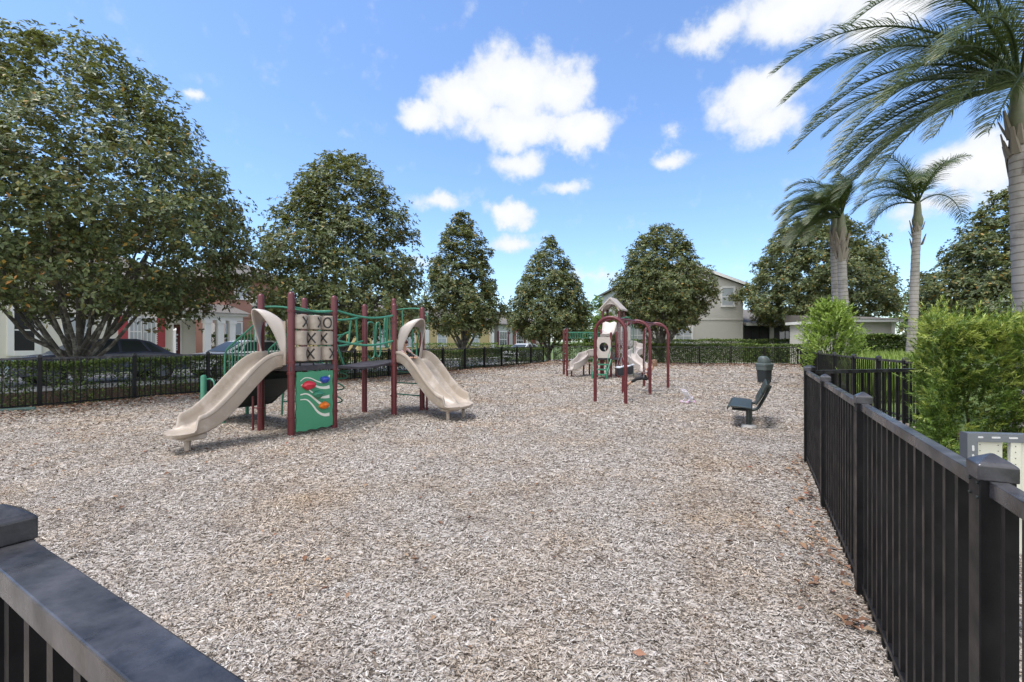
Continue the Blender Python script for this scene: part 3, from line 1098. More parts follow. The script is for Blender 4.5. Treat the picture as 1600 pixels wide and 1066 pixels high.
def podocarpus():
    r = np.random.default_rng(31)
    x0, x1, y0, y1, h = 4.10, 9.0, 4.45, 6.0, 1.78
    root = thing('podocarpus_hedge', 'big feathery light green clipped bush beyond the right fence', 'bush', ((x0 + x1) / 2, (y0 + y1) / 2, 0))
    cx, cy = (x0 + x1) / 2, (y0 + y1) / 2
    n = 15000
    k = r.random(n)
    X = r.uniform(x0, x1, n)
    Y = r.uniform(y0, y1, n)
    Z = h * (1 - r.random(n) ** 1.15)
    D = np.zeros((n, 3))
    front = k < .46
    leftf = (k >= .46) & (k < .62)
    top = (k >= .62) & (k < .84)
    dep = np.abs(r.normal(0, .13, n)) + .02
    # lumpy clipped faces
    lump = .20 * np.sin(X * 2.9 + 1.3 * Z) * np.sin(Z * 4.1 + .8 * X) + .10 * np.sin(X * 7.1 + 2) * np.sin(Z * 8.3)
    lumpy = .13 * np.sin(Y * 3.3 + 1.1 * Z + 1) * np.sin(Z * 3.7) + .06 * np.sin(Y * 8 + Z * 6)
    Y = np.where(front, y0 + lump + dep, Y)
    xl = .90 * Y + .08
    X = xl + (X - x0) * (x1 - xl) / (x1 - x0)
    X = np.where(leftf, xl + lumpy + dep, X)
    Z = np.where(top, h - dep * .8 + .09 * np.sin(X * 4.2) * np.sin(Y * 3.8) + .06 * np.sin(X * 9.5) + .03 * np.sin(X * 19), Z)
    # round the corner that faces the playground
    D += np.where(front[:, None], np.array([0, -.8, .55]), 0) + np.where(leftf[:, None], np.array([-.8, 0, .55]), 0) + np.where(top[:, None], np.array([0, -.1, 1.0]), 0)
    D += r.normal(0, .42, (n, 3)) + np.array([0, 0, .25])
    D = nrm(D)
    P = np.stack([X - cx, Y - cy, Z], 1)
    ok = (Z > .08)
    P, D, dep, top, k2 = P[ok], D[ok], dep[ok], top[ok], (front | leftf | top)[ok]
    n = len(P)
    L = r.uniform(.05, .12, n)
    stray = k2 & (r.random(n) < .05)
    L = np.where(stray, r.uniform(.14, .30, n), L)
    P = P + D * np.where(stray, .06, 0)[:, None]
    zrel = P[:, 2] / h
    patch = np.sin(P[:, 0] * 5.1 + 2.3 * P[:, 2]) * np.sin(P[:, 2] * 6.3 + P[:, 0] * 1.7 + P[:, 1] * 3)
    young = k2 & (dep < .12) & (r.random(n) < (.12 + .42 * zrel ** 2 + .25 * (patch > .25)))
    shoots(root, P, D, L, 20, .052, .0092, 32, young, (PODO, PODO_TIP))
    mb = MB()
    for i in range(26):
        sx, sy = r.uniform(x0 + 1.5, x1 - .3) - cx, r.uniform(y0 + .35, y1 - .3) - cy
        mb.tube([(sx, sy, -.12), (sx + r.normal(0, .1), sy + r.normal(0, .1), .8), (sx + r.normal(0, .2), sy + r.normal(0, .15), 1.65)], [.022, .016, .005], 5)
    for i in range(60):
        sx, sy, sz = r.uniform(x0 + 1.2, x1 - .2) - cx, y0 + r.uniform(.15, .5) - cy, r.uniform(.1, 1.4)
        mb.tube([(sx, sy + .3, sz), (sx + r.normal(0, .1), sy, sz + .22), (sx + r.normal(0, .15), sy - .12, sz + .42)], [.009, .007, .003], 4, caps=False)
    mb.build('stems', TWIG, root, fix=False)


podocarpus()


def light_bush():
    r = np.random.default_rng(41)
    Y = 15.6
    x = at(1297, Y)
    root = thing('shrub', 'loose bright yellow-green shrub beyond the dark fence, beside the twin palm trunks', 'shrub', (x, Y, 0))
    n = 1500
    t = r.random(n) ** .8
    a = r.uniform(0, 6.283, n)
    rad = np.interp(t, [0, .15, .45, .75, 1], [.34, .62, .68, .50, .18]) * (1 + .34 * np.sin(3 * a + 9 * t) + .22 * np.sin(5 * a - 17 * t)) * np.sqrt(r.uniform(.25, 1, n))
    P = np.stack([np.cos(a) * rad, np.sin(a) * rad, .25 + t * 2.5], 1)
    D = nrm(np.stack([np.cos(a) * .7, np.sin(a) * .7, np.full(n, .8)], 1) + r.normal(0, .35, (n, 3)))
    shoots(root, P, D, r.uniform(.18, .42, n), 12, .105, .036, 42, r.random(n) < .12, (LIGHT, PODO))
    mb = MB()
    for i in range(7):
        a = i * .9
        mb.tube([(0, 0, -.1), (.1 * math.cos(a), .1 * math.sin(a), .7), (.4 * math.cos(a), .4 * math.sin(a), 2.0)], [.03, .02, .006], 6)
    mb.build('stems', TWIG, root)


light_bush()


def tall_grass():
    r = np.random.default_rng(43)
    n = 5200
    Y = r.uniform(12.5, 21, n)
    X = at(r.uniform(1335, 1450, n), Y)
    ok = X > np.interp(Y, RB[:, 0], RB[:, 1]) + .25
    X, Y = X[ok], Y[ok]
    n = len(X)
    P = np.stack([X, Y, np.full(n, -.09)], 1)
    D = nrm(np.stack([r.normal(0, .3, n), r.normal(0, .3, n), np.ones(n)], 1))
    N = nrm(np.stack([r.normal(0, 1, n), -np.ones(n), np.full(n, .2)], 1))
    L = r.uniform(.9, 1.4, n)
    V, F = leaves(P, D, N, L, L * .12, fold=.1, curl=.1)
    o = link('ground_cover_plants', np_mesh('ground_cover_plants', V, F), LIGHT)
    tag(o, 'bright yellow-green ground cover plants beyond the dark fence', 'ground cover', kind='stuff')


tall_grass()

# ------------------------------------------------------------------ palms


def frond(root, az, el, length, seed, wind=(-.5, 0, 0), droop=1.0, leaf_l=.62, n_leaf=122, base=(0, 0, 0), split=.75, rdroop=1.0):
    r = np.random.default_rng(seed)
    k = 26
    d = np.array([math.cos(az) * math.cos(el), math.sin(az) * math.cos(el), math.sin(el)])
    p = np.array(base, float)
    pts = [p.copy()]
    wv = np.array(wind)
    for i in range(k - 1):
        f = i / (k - 1)
        d = d + (np.array([0, 0, -1.0]) * droop * rdroop * (.035 + .115 * f) + wv * (.02 + .085 * f))
        d = d / np.linalg.norm(d)
        p = p + d * length / (k - 1)
        pts.append(p.copy())
    pts = np.array(pts)
    T = nrm(np.gradient(pts, axis=0))
    mb = MB()
    mb.tube([tuple(q) for q in pts], [.032 * (1 - .88 * i / (k - 1)) + .003 for i in range(k)], 5)
    # leaflets
    n = n_leaf
    f = np.linspace(.16, .995, n)
    f = np.concatenate([f, f + .004])
    sgn = np.concatenate([np.ones(n), -np.ones(n)])
    f = np.clip(f + r.normal(0, .004, 2 * n), 0, 1)
    idx = f * (k - 1)
    P = np.stack([np.interp(idx, np.arange(k), pts[:, c]) for c in range(3)], 1)
    Tt = nrm(np.stack([np.interp(idx, np.arange(k), T[:, c]) for c in range(3)], 1))
    side = nrm(np.cross(Tt, np.array([0, 0, 1.0])))
    up = np.cross(side, Tt)
    m = 2 * n
    lay = r.uniform(-.25, .75, m)
    D0 = nrm(side * sgn[:, None] * .9 + Tt * (.45 + .4 * f)[:, None] + up * lay[:, None] * split + wv * .9)
    LL = leaf_l * np.sin(np.pi * np.clip(.12 + .86 * f, 0, 1)) ** .55 * r.uniform(.8, 1.12, m)
    segs = 4
    Wd = .0063 * (leaf_l / .62)
    N0 = nrm(np.cross(D0, Tt))
    cur = P
    dd = D0
    ring = []
    for q in range(segs + 1):
        w = Wd * [.7, 1.0, .85, .55, .06][q]
        S_ = nrm(np.cross(dd, N0 + 1e-6))
        ring.append(np.stack([cur - S_ * w, cur + S_ * w], 1))
        cur = cur + dd * (LL / segs)[:, None]
        dd = nrm(dd + np.array([0, 0, -1.0]) * (.17 + .13 * q) * droop + wv * (.18 + .10 * q) + r.normal(0, .06, (m, 3)))
    V = np.stack(ring, 1).reshape(-1, 3)          # m, segs+1, 2
    i0 = np.arange(m)[:, None] * (segs + 1) * 2
    quads = []
    for q in range(segs):
        quads.append(i0 + np.array([[2 * q, 2 * q + 1, 2 * q + 3, 2 * q + 2]]))
    F = np.concatenate(quads, 0)
    mv = np.array(mb.v)
    mf = np.array([ff for ff in mb.f if len(ff) == 4])
    V2 = np.concatenate([V, mv])
    F2 = np.concatenate([F, mf + len(V)])
    return link('frond', np_mesh('frond', V2, F2), PALM, root)


def palm(label, x, y, base_r, top_r, h, shaft, fronds, lean=(0, 0), seed=1, boots=0, wind=(-.5, 0, 0), group='queen palms beyond the right fence', flen=3.2, leaf_l=.62, rdroop=1.0, bulge=1.25):
    r = np.random.default_rng(seed)
    root = thing('palm_tree', label, 'palm tree', (x, y, -.1), 0, group)
    k = 46
    mb = MB()
    pts, rs = [], []
    for i in range(k):
        f = i / (k - 1)
        pts.append((lean[0] * f + .04 * math.sin(5 * f), lean[1] * f, -.1 + (h + .1) * f))
        rs.append((base_r + (top_r - base_r) * f) * (1 + .028 * (-1) ** i) * (1 + .25 * math.exp(-f * 14)))
    mb.tube(pts, rs, 14)
    mb.build('trunk', PALM_TRUNK, root, smooth=True)
    tx, ty, _ = pts[-1]
    top = Vector((tx, ty, h))
    c = MB()
    c.lathe([(top_r * .95, -.18), (top_r * bulge, -.02), (top_r * bulge * 1.05, .14), (top_r * 1.0, .34), (top_r * .80, shaft * .7), (top_r * .48, shaft), (.02, shaft + .15)], tuple(top), 12)
    c.build('crownshaft', PALM_SHAFT, root, smooth=True)
    # old leaf bases
    for i in range(boots):
        a = r.uniform(0, 6.283)
        z = h - r.uniform(-.25, .75)
        b0 = Vector((tx + math.cos(a) * top_r * .95, ty + math.sin(a) * top_r * .95, z - .35))
        e = b0 + Vector((math.cos(a) * r.uniform(.05, .16), math.sin(a) * r.uniform(.05, .16), r.uniform(.3, .6)))
        s = Vector((-math.sin(a), math.cos(a), 0))
        o_ = Vector((math.cos(a), math.sin(a), 0)) * .03
        m = MB()
        w0, w1 = .085, .03
        m.loft([[b0 - s * w0, b0 + s * w0, b0 + s * w0 * .7 + o_, b0 - s * w0 * .7 + o_],
                [(b0 + e) / 2 - s * w0 * .7, (b0 + e) / 2 + s * w0 * .7, (b0 + e) / 2 + s * w0 * .4 + o_, (b0 + e) / 2 - s * w0 * .4 + o_],
                [e - s * w1, e + s * w1, e + s * w1 * .6 + o_ * .5, e - s * w1 * .6 + o_ * .5]])
        m.build('old_leaf_base', PALM_DRY, root)
    for i, (azd, eld, ln) in enumerate(fronds):
        frond(root, R(azd), R(eld), ln * flen, seed * 100 + i, wind=wind, base=(tx, ty, h + shaft * .75), leaf_l=leaf_l, rdroop=rdroop)
    return root


# azimuth: 0 = +x (right), 90 = away from the camera, 180 = left, 270 = towards the camera
palm('tallest palm at the right picture edge, its windblown fronds sweeping over the shorter palms', at(1598, 9.0), 9.0, .175, .135, 5.95, 1.1,
     [(178, 28, 1.0), (192, 14, 1.02), (205, 48, 1.1), (168, 52, 1.15), (222, 30, .95), (150, 30, .95), (238, 55, 1.0), (130, 58, 1.0), (185, 68, 1.2), (210, 66, 1.15), (255, 35, .9),
      (100, 45, .9), (60, 60, .8), (20, 62, .8), (300, 60, .85), (175, 40, 1.1), (198, 32, 1.05), (160, 10, .8), (135, 12, .75), (215, 5, .85), (182, 6, 1.0), (196, -4, .95), (172, -6, .9), (208, 22, 1.0), (150, 0, .7), (228, -2, .7)],
     lean=(-.05, 0), seed=3, boots=14, wind=(-.62, .05, -.05), flen=4.5, leaf_l=.78, rdroop=.80)
palm('stout palm with shaggy old leaf bases and windswept head, right of the close pair', at(1320, 17.6), 17.6, .175, .15, 5.8, .9,
     [(180, 40, 1.0), (200, 55, 1.05), (160, 58, 1.05), (220, 35, .95), (140, 35, .95), (185, 75, 1.1), (240, 60, .95), (120, 62, .95), (80, 70, .8), (280, 70, .8), (190, 12, .95), (170, 5, .85), (210, 5, .85), (30, 75, .7), (330, 78, .7), (150, 8, .8)],
     lean=(-.1, 0), seed=5, boots=30, wind=(-.70, 0, -.06), flen=2.7, leaf_l=.72)
palm('slightly taller palm of the close pair, its bare trunk just left of the shaggy one', at(1307, 18.9), 18.9, .165, .14, 6.1, .9,
     [(180, 42, 1.0), (205, 60, 1.05), (150, 55, 1.0), (230, 40, .9), (185, 72, 1.1), (120, 60, .9), (260, 65, .85), (60, 70, .75), (300, 70, .75), (195, 15, .95), (165, 12, .9), (215, 18, .85)],
     lean=(-.05, 0), seed=6, boots=5, wind=(-.70, 0, -.06), flen=2.5, leaf_l=.68)
palm('slender palm with a bare trunk and tuft of fronds standing alone right of the pair', at(1418, 17.2), 17.2, .17, .125, 6.15, 1.0,
     [(178, 48, .95), (195, 30, .9), (160, 62, .95), (210, 60, 1.0), (140, 45, .85), (240, 55, .85), (110, 68, .85), (188, 78, 1.0), (12, 34, 1.05), (45, 72, .8), (330, 70, .8), (280, 66, .8), (172, 14, .75)],
     lean=(.42, 0), seed=8, boots=9, wind=(-.26, 0, 0), flen=2.75, leaf_l=.68, bulge=1.32)

# ------------------------------------------------------------------ play equipment


def smooth_path(pts, n):
    """Catmull-Rom through pts, n samples"""
    P = [Vector(p) for p in pts]
    P = [P[0] * 2 - P[1]] + P + [P[-1] * 2 - P[-2]]
    k = len(P) - 3
    out = []
    for i in range(n):
        t = i / (n - 1) * k
        s = min(int(t), k - 1)
        u = t - s
        a, b, c, d = P[s:s + 4]
        out.append(.5 * ((2 * b) + (c - a) * u + (2 * a - 5 * b + 4 * c - d) * u * u + (3 * b - a - 3 * c + d) * u ** 3))
    return out


def section(w, h, lanes=1, th=.045):
    """closed cross-section of a moulded slide: (lateral, up)"""
    pts = [(-w - .030, h - .045), (-w - .045, h - .03), (-w - .045, h + .005), (-w - .03, h + .022), (-w - .008, h + .022), (-w + .006, h), (-w + .012, h * .6), (-w + .03, h * .25), (-w + .075, .02), (-w + .14, 0)]
    if lanes == 2:
        pts += [(-.16, 0), (-.085, .02), (-.05, .07), (-.025, .125), (0, .135), (.025, .125), (.05, .07), (.085, .02), (.16, 0)]
    else:
        pts += [(-.08, -.006), (0, -.008), (.08, -.006)]
    pts += [(w - .14, 0), (w - .075, .02), (w - .03, h * .25), (w - .012, h * .6), (w - .006, h), (w + .008, h + .022), (w + .03, h + .022), (w + .045, h + .005), (w + .045, h - .03), (w + .030, h - .045)]
    pts += [(w + .026, h * .2), (w + .012, -.03), (w - .05, -th - .02), (0, -th - .025), (-w + .05, -th - .02), (-w - .012, -.03), (-w - .026, h * .2)]
    return pts


def trough(name, path, w, h, mat_, parent, lanes=1, tongue=.22, n=44):
    P = smooth_path(path, n)
    # arc length
    Ls = [0]
    for i in range(1, n):
        Ls.append(Ls[-1] + (P[i] - P[i - 1]).length)
    tot = Ls[-1]
    rings = []
    for i in range(n):
        t = (P[min(i + 1, n - 1)] - P[max(i - 1, 0)]).normalized()
        side = Vector((t.y, -t.x, 0)).normalized()      # to the right of travel
        up = side.cross(t).normalized()
        if up.z < 0:
            up = -up
        rem = tot - Ls[i]
        k = min(1.0, max(0.0, (rem - tongue) / .10))
        k = k * k * (3 - 2 * k)
        hh = h * (.10 + .90 * k) + .012
        tk = 1.0 if rem > tongue else (1 - (1 - rem / tongue) ** 2.6 * .55)
        th = .045 if rem > .06 else .02 + .025 * rem / .06
        sc = section(w, max(hh, .05) if k > 0 else .05, lanes if rem > tongue * .7 else (lanes if lanes == 1 else 2), th)
        if lanes == 2:
            f = max(0.0, min(1.0, (rem - tongue * .6) / .25))
            sc = [(a, b if abs(a) > .16 or b < 0 else b * f) for (a, b) in sc]
        if k < 1:
            # the walls run out into a flat, slightly rolled-down lip
            sc = [(a, b if b <= 0.001 else b * (k * .8 + .2)) for (a, b) in sc]
        rings.append([P[i] + side * (a * tk) + up * b for (a, b) in sc])
    mb = MB().loft(rings)
    return mb.build(name, mat_, parent, smooth=True)


def cyl_mark(kind, r, z, ang, h=.172, w=.135, th=.027):
    """an X or an O wrapped on a vertical cylinder of radius r round the local z axis"""
    rr = r + .0025
    strips = []
    if kind == 'X':
        for s in (-1, 1):
            strips.append([((-w / 2 + w * t) * s, -h / 2 + h * t) for t in np.linspace(0, 1, 9)])
    else:
        strips.append([(w / 2 * math.cos(q), h / 2 * math.sin(q)) for q in np.linspace(0, 2 * math.pi, 25)])
    mb = MB()
    for k, st in enumerate(strips):
        vs = []
        for i in range(len(st)):
            a, b = np.array(st[max(i - 1, 0)]), np.array(st[min(i + 1, len(st) - 1)])
            d = (b - a) / np.linalg.norm(b - a)
            nn = np.array([-d[1], d[0]]) * th / 2
            for q in (1, -1):
                u, v = np.array(st[i]) + nn * q
                ro = rr + .001 * k
                vs.append((ro * math.cos(ang + u / rr), ro * math.sin(ang + u / rr), z + v))
        mb.add(vs, [(2 * i, 2 * i + 1, 2 * i + 3, 2 * i + 2) for i in range(len(st) - 1)])
    return mb


def maroon_post(root, x, y, h, r=.057, clamps=(), z0=-.35):
    m = MB()
    m.lathe([(r, z0), (r, h - .03), (r * .93, h - .01), (r * .72, h + .012), (r * .35, h + .026), (.004, h + .03)], (0, 0, 0), 16)
    p = m.build('post', MAROON, root, smooth=True)
    p.location = (x, y, 0)
    if clamps:
        for z in clamps:
            c = MB()
            c.lathe([(r + .001, z - .022), (r + .010, z - .020), (r + .010, z + .020), (r + .001, z + .022)], (0, 0, 0), 16)
            a = z * 7.3
            c.box((math.cos(a) * (r + .016), math.sin(a) * (r + .016), z), (.03, .03, .03), a)
            c.build('clamp', MAROON, p)
    return p


def hood(name, parent, M4, w=.40, z0=1.22, zt=2.0, out=.42, mat_=TAN_PALE):
    """moulded slide hood in a local frame: x lateral, -y outward"""
    n = 21
    rings = []
    for j in range(6):
        f = j / 5
        ring = []
        for i in range(n):
            u = i / (n - 1)
            th = math.pi * (1 - u)
            # squarish back edge, arched front edge
            c, s = math.cos(th), math.sin(th)
            p = .42
            lb = math.copysign(abs(c) ** p, c) * w
            zb = z0 + (zt - .06 - z0) * abs(s) ** p
            lf = c * w * .74
            zf = z0 + .05 + (zt + .09 - z0 - .05) * abs(s) ** .85
            g = f ** .9
            e = out * abs(s) ** 1.15 * f
            bulge = .05 * math.sin(math.pi * f) * s
            ring.append(Vector((lb + (lf - lb) * g, -.05 - e, zb + (zf - zb) * g + bulge)))
        rings.append(ring)
    mb = MB().loft(rings, closed_ring=False)
    # flat wings beside the opening, against the posts
    o = mb.build(name, mat_, parent, smooth=True, fix=False)
    o.matrix_local = M4
    sl = o.modifiers.new('thickness', 'SOLIDIFY')
    sl.thickness = .018
    sl.offset = 0
    return o


def playground_structure():
    root = thing('play_structure', 'large near play structure with tan slides, maroon posts, tic-tac-toe cylinders and green climbing panel', 'playground equipment', (-3.67, 7.56, 0), R(-30))
    A, B, C, D = (0, 0), (-.85, 0), (0, .85), (-.85, .85)
    F, E, H, G = (.04, 2.32), (-.84, 2.32), (.04, 3.20), (-.84, 3.20)
    cl = (1.06, 1.24, 2.10)
    for (p, h, c) in ((A, 2.39, (.32, 1.06, 1.24, 2.10)), (B, 2.40, (.42, 1.06, 2.10)), (C, 2.40, (.32, 1.06, 1.24, 2.10)), (D, 2.40, cl),
                      (E, 2.38, cl), (F, 2.36, (.45, 1.10, 2.0)), (G, 2.58, (1.1, 2.05, 2.3)), (H, 2.34, cl)):
        maroon_post(root, p[0], p[1], h, clamps=c)
    deck = MB().span(-.90, .045, -.045, .895, 1.095, 1.18).build('deck', DECK, root, bevel=.008)
    MB().span(-.89, .085, 2.27, 3.25, 1.075, 1.16).build('deck', DECK, root, bevel=.008)
    # bridge of four sagging panels
    mb = MB()
    ny = 16
    y0, y1 = .915, 2.25
    for q in range(4):
        ya, yb = y0 + (y1 - y0) * q / 4 + .012, y0 + (y1 - y0) * (q + 1) / 4 - .012
        ring = []
        for y in np.linspace(ya, yb, 5):
            z = 1.155 - .055 * math.sin(math.pi * (y - y0) / (y1 - y0))
            ring.append([Vector((-.80, y, z - .045)), Vector((.0, y, z - .045)), Vector((.0, y, z)), Vector((-.80, y, z))])
        mb.loft(ring)
        for x in (-.72, -.08):
            zc = 1.155 - .055 * math.sin(math.pi * (yb + .012 - y0) / (y1 - y0))
            mb.span(x - .03, x + .03, yb - .03, yb + .054, zc - .075, zc - .048)
    mb.build('bridge', DECK, root, bevel=.006)
    # slide towards the camera from between posts A and B
    s1 = trough('slide', [(-.425, .02, 1.20), (-.425, -.14, 1.195), (-.425, -.30, 1.11), (-.425, -.50, .92), (-.425, -.78, .63), (-.425, -1.02, .42), (-.425, -1.22, .325), (-.425, -1.42, .295), (-.425, -1.60, .275)], .255, .19, TAN, root, tongue=.20)
    lg = MB()
    lg.tube([(-.44, -1.34, -.25), (-.44, -1.34, .27)], .042, 12)
    lg.span(-.60, -.26, -1.46, -1.16, .17, .255)
    lg.build('support', TAN, s1, smooth=True, bevel=.02)
    thin = MB().tube([(-1.02, -.04, -.25), (-1.02, -.04, .62)], .02, 8)
    thin.tube([(-1.02, -.04, .42), (-.88, -.01, .42)], .012, 6)
    thin.build('ladder_rail', MAROON, root, smooth=True)
    # double slide from between F and H
    s2 = trough('slide', [(.02, 2.76, 1.185), (.18, 2.76, 1.18), (.34, 2.76, 1.09), (.52, 2.76, .92), (.78, 2.76, .64), (1.02, 2.76, .43), (1.22, 2.76, .335), (1.42, 2.76, .30), (1.56, 2.76, .285)], .405, .17, TAN, root, lanes=2, tongue=.16)
    lg = MB()
    for y in (2.50, 3.02):
        lg.tube([(1.32, y, -.25), (1.32, y, .28)], .036, 12)
    lg.span(1.18, 1.42, 2.42, 3.10, .20, .255)
    lg.build('support', TAN, s2, smooth=True, bevel=.02)
    hood('slide_hood', root, Matrix.Translation((-.425, 0, 0)), w=.37, z0=1.22, zt=2.03, out=.33)
    hood('slide_hood', root, Matrix.Translation((.04, 2.76, 0)) @ Matrix.Rotation(R(90), 4, 'Z'), w=.385, z0=1.20, zt=1.98, out=.34)
    # flat tan side plates by the first slide
    pl = MB()
    pl.span(-.07, -.045, -.03, .03, 1.24, 1.96)
    pl.extrude([(-.16, -.05, 1.20), (-.062, -.05, 1.20), (-.062, -.05, 1.93), (-.12, -.05, 1.93)], (0, -.014, 0))
    pl.build('slide_side_plate', TAN, root)
    # tic-tac-toe cylinders
    view = R(-34)
    marks = {(0, 0): [('X', 52)], (0, 1): [('X', 66)], (0, 2): [('O', 8)], (1, 0): [('O', 98)], (1, 1): [('X', -20)], (1, 2): [('O', 150)],
             (2, 0): [('X', -88)], (2, 1): [('X', -28)], (2, 2): [('X', 56)]}
    for row, z in enumerate((1.922, 1.652, 1.382)):
        for c in range(3):
            m = MB()
            m.lathe([(.02, -.125), (.098, -.125), (.114, -.112), (.117, 0), (.114, .112), (.098, .125), (.02, .125)], (0, 0, 0), 28)
            o = m.build('game_cylinder', TAN, root, smooth=True)
            o.location = (.0, .165 + .26 * c, z)
            for kind, ang in marks[(row, c)]:
                q = cyl_mark(kind, .117, 0, view + R(ang)).build('letter', LETTER, o, fix=False)
            # the same sign turned away on the far side
            cyl_mark('O' if row != 1 else 'X', .117, 0, view + R(marks[(row, c)][0][1] + 180)).build('letter', LETTER, o, fix=False)
    rods = MB()
    for c in range(3):
        rods.tube([(0, .165 + .26 * c, 1.16), (0, .165 + .26 * c, 2.10)], .014, 8)
    rods.tube([(0, .05, 2.085), (0, .80, 2.085)], .018, 8)
    rods.tube([(0, .05, 1.235), (0, .80, 1.235)], .014, 8)
    rods.build('cylinder_rods', STAIR_BLACK, root, smooth=True)
    # green climbing panel under the deck
    poly = []
    for t in np.linspace(0, 1, 16):
        poly.append((.045, .065 + .72 * t, 1.075 + .008 * math.sin(t * 19)))
    for t in np.linspace(0, 1, 16)[1:-1]:
        poly.append((.045, .785 + .006 * math.sin(t * 23), 1.075 - 1.0 * t))
    for t in np.linspace(1, 0, 16):
        poly.append((.045, .065 + .72 * t, .075 + .012 * math.sin(t * 21)))
    for t in np.linspace(1, 0, 16)[1:-1]:
        poly.append((.045, .065 + .006 * math.sin(t * 25), 1.075 - 1.0 * t))
    pan = MB().extrude(poly, (-.028, 0, 0)).build('climbing_panel', GREEN_SHEET, root)

    def uv(x, y):
        return (.065 + .72 * (x - 75) / 203, 1.075 - 1.0 * (y - 525) / 360)
    st = MB()
    for pts, w0, w1 in (([(95, 580), (118, 562), (150, 566), (190, 590), (225, 600), (252, 575), (258, 555)], .014, .03),
                        ([(97, 605), (125, 596), (160, 606), (200, 628), (235, 634), (259, 630)], .014, .065),
                        ([(140, 636), (170, 664), (205, 690), (235, 694), (258, 692)], .02, .062),
                        ([(95, 662), (128, 660), (160, 684), (195, 722), (228, 748), (258, 752)], .02, .06),
                        ([(95, 692), (128, 696), (155, 725), (190, 780), (225, 806), (258, 808)], .016, .06)):
        P = smooth_path([(0, *uv(*p)) for p in pts], 28)
        vs = []
        for i, p in enumerate(P):
            t = (P[min(i + 1, 27)] - P[max(i - 1, 0)]).normalized()
            nn = Vector((0, -t.z, t.y))
            w = (w0 + (w1 - w0) * (i / 27) ** 1.5) / 2
            for q in (1, -1):
                vs.append((.0485, p.y + nn.y * w * q, p.z + nn.z * w * q))
        st.add(vs, [(2 * i, 2 * i + 1, 2 * i + 3, 2 * i + 2) for i in range(27)])
    st.build('wave_stripes', WHITE_STRIPE, pan, fix=False)
    for (x, y, rx, rz, m) in ((141, 612, .125, .088, HOLD_RED), (228, 585, .088, .072, HOLD_BLUE), (190, 674, .105, .076, HOLD_GREEN), (224, 748, .098, .07, HOLD_ORANGE)):
        u, v = uv(x, y)
        bm = bmesh.new()
        bmesh.ops.create_icosphere(bm, subdivisions=3, radius=1)
        for vt in bm.verts:
            c = vt.co
            n_ = 1 + .10 * math.sin(4 * c.y + x) * math.cos(3 * c.z + y) + .05 * math.sin(9 * c.y) * math.sin(8 * c.z)
            vt.co = Vector((max(c.x, -.05) * .085 * (1 + .35 * (c.z > 0)), c.y * rx * n_, c.z * rz * n_ * (1 if c.z > 0 else .8)))
        me = bpy.data.meshes.new('climbing_hold')
        bm.to_mesh(me)
        bm.free()
        o = link('climbing_hold', me, m, pan, smooth=True)
        o.location = (.046, u, v)
    # sagging green rails along the bridge, both sides
    for (xs, lab) in (((0, .04), 'f'), ((-.85, -.84), 'b')):
        m = MB()
        for (za, zb, sag) in ((2.17, 2.14, .10), (1.62, 1.61, .10)):
            pts = []
            for t in np.linspace(0, 1, 15):
                x = xs[0] + (xs[1] - xs[0]) * t + (.05 if lab == 'f' else -.05) * math.sin(math.pi * t)
                pts.append((x, .85 + 1.47 * t, za + (zb - za) * t - sag * math.sin(math.pi * t) * (1 if lab == 'f' else 1.2)))
            m.tube(pts, .021, 8)
        if lab == 'b':
            x = -.88
            for (y, z, y2, z2) in ((1.28, 2.04, 1.16, 1.53), (1.48, 2.03, 1.56, 1.52), (1.16, 1.54, 1.50, 1.10), (1.62, 1.52, 1.80, 1.10), (1.98, 2.08, 1.92, 1.54), (2.12, 2.1, 2.16, 1.58)):
                m.tube([(x, y, z), (x, y2, z2)], .021, 8)
        m.build('bridge_rail', GREEN, root, smooth=True)
    # rail over the game cylinders and its twin on the far side of the deck
    m = MB()
    m.tube(smooth_path([(.0, 0, 2.17), (.03, .2, 2.14), (.04, .425, 2.11), (.03, .65, 2.12), (0, .85, 2.15)], 12), .018, 8)
    m.tube(smooth_path([(-.85, .0, 2.20), (-.7, .3, 2.21), (-.45, .6, 2.15), (0, .85, 2.14)], 12), .018, 8)
    m.build('deck_rail', GREEN, root, smooth=True)
    # loop climber below the bridge, at the far side of the deck
    m = MB()
    bx, by = -.62, 1.02
    m.tube(smooth_path([(bx, by + .10, -.2), (bx, by + .08, .5), (bx + .02, by, 1.0), (bx + .05, by - .08, 1.25)], 14), .021, 8)
    for z, ln in ((1.02, .42), (.80, .34), (.55, .30)):
        m.tube(smooth_path([(bx, by - .02, z + .20), (bx + .12, by + .12, z + .06), (bx + .24, by + ln, z - .08), (bx + .14, by + ln + .04, z - .16), (bx + .02, by + .06, z - .15), (bx, by + .05, z - .10)], 22), .015, 7)
    m.tube([(bx, by + .2, 1.0), (bx + .1, by + .62, 1.0)], .016, 7)
    m.build('loop_climber', GREEN, root, smooth=True)
    # arched ladder climbing to the bridge from behind
    m = MB()
    for y in (1.22, 1.98):
        m.tube(smooth_path([(-2.12, y, -.2), (-2.08, y, .45), (-1.92, y, .95), (-1.55, y, 1.42), (-1.15, y, 1.72), (-.9, y, 1.80)], 22), .021, 8)
    for (x, z) in ((-2.09, .32), (-2.03, .62), (-1.9, .98), (-1.66, 1.30), (-1.38, 1.56), (-1.08, 1.74)):
        m.tube([(x, 1.22, z), (x, 1.60, z - .05), (x, 1.98, z)], .016, 7)
    m.tube([(-2.05, 1.22, .55), (-1.62, 1.98, 1.36)], .014, 7)
    m.build('arch_ladder', GREEN, root, smooth=True)
    # barrier loops between E and G
    m = MB()
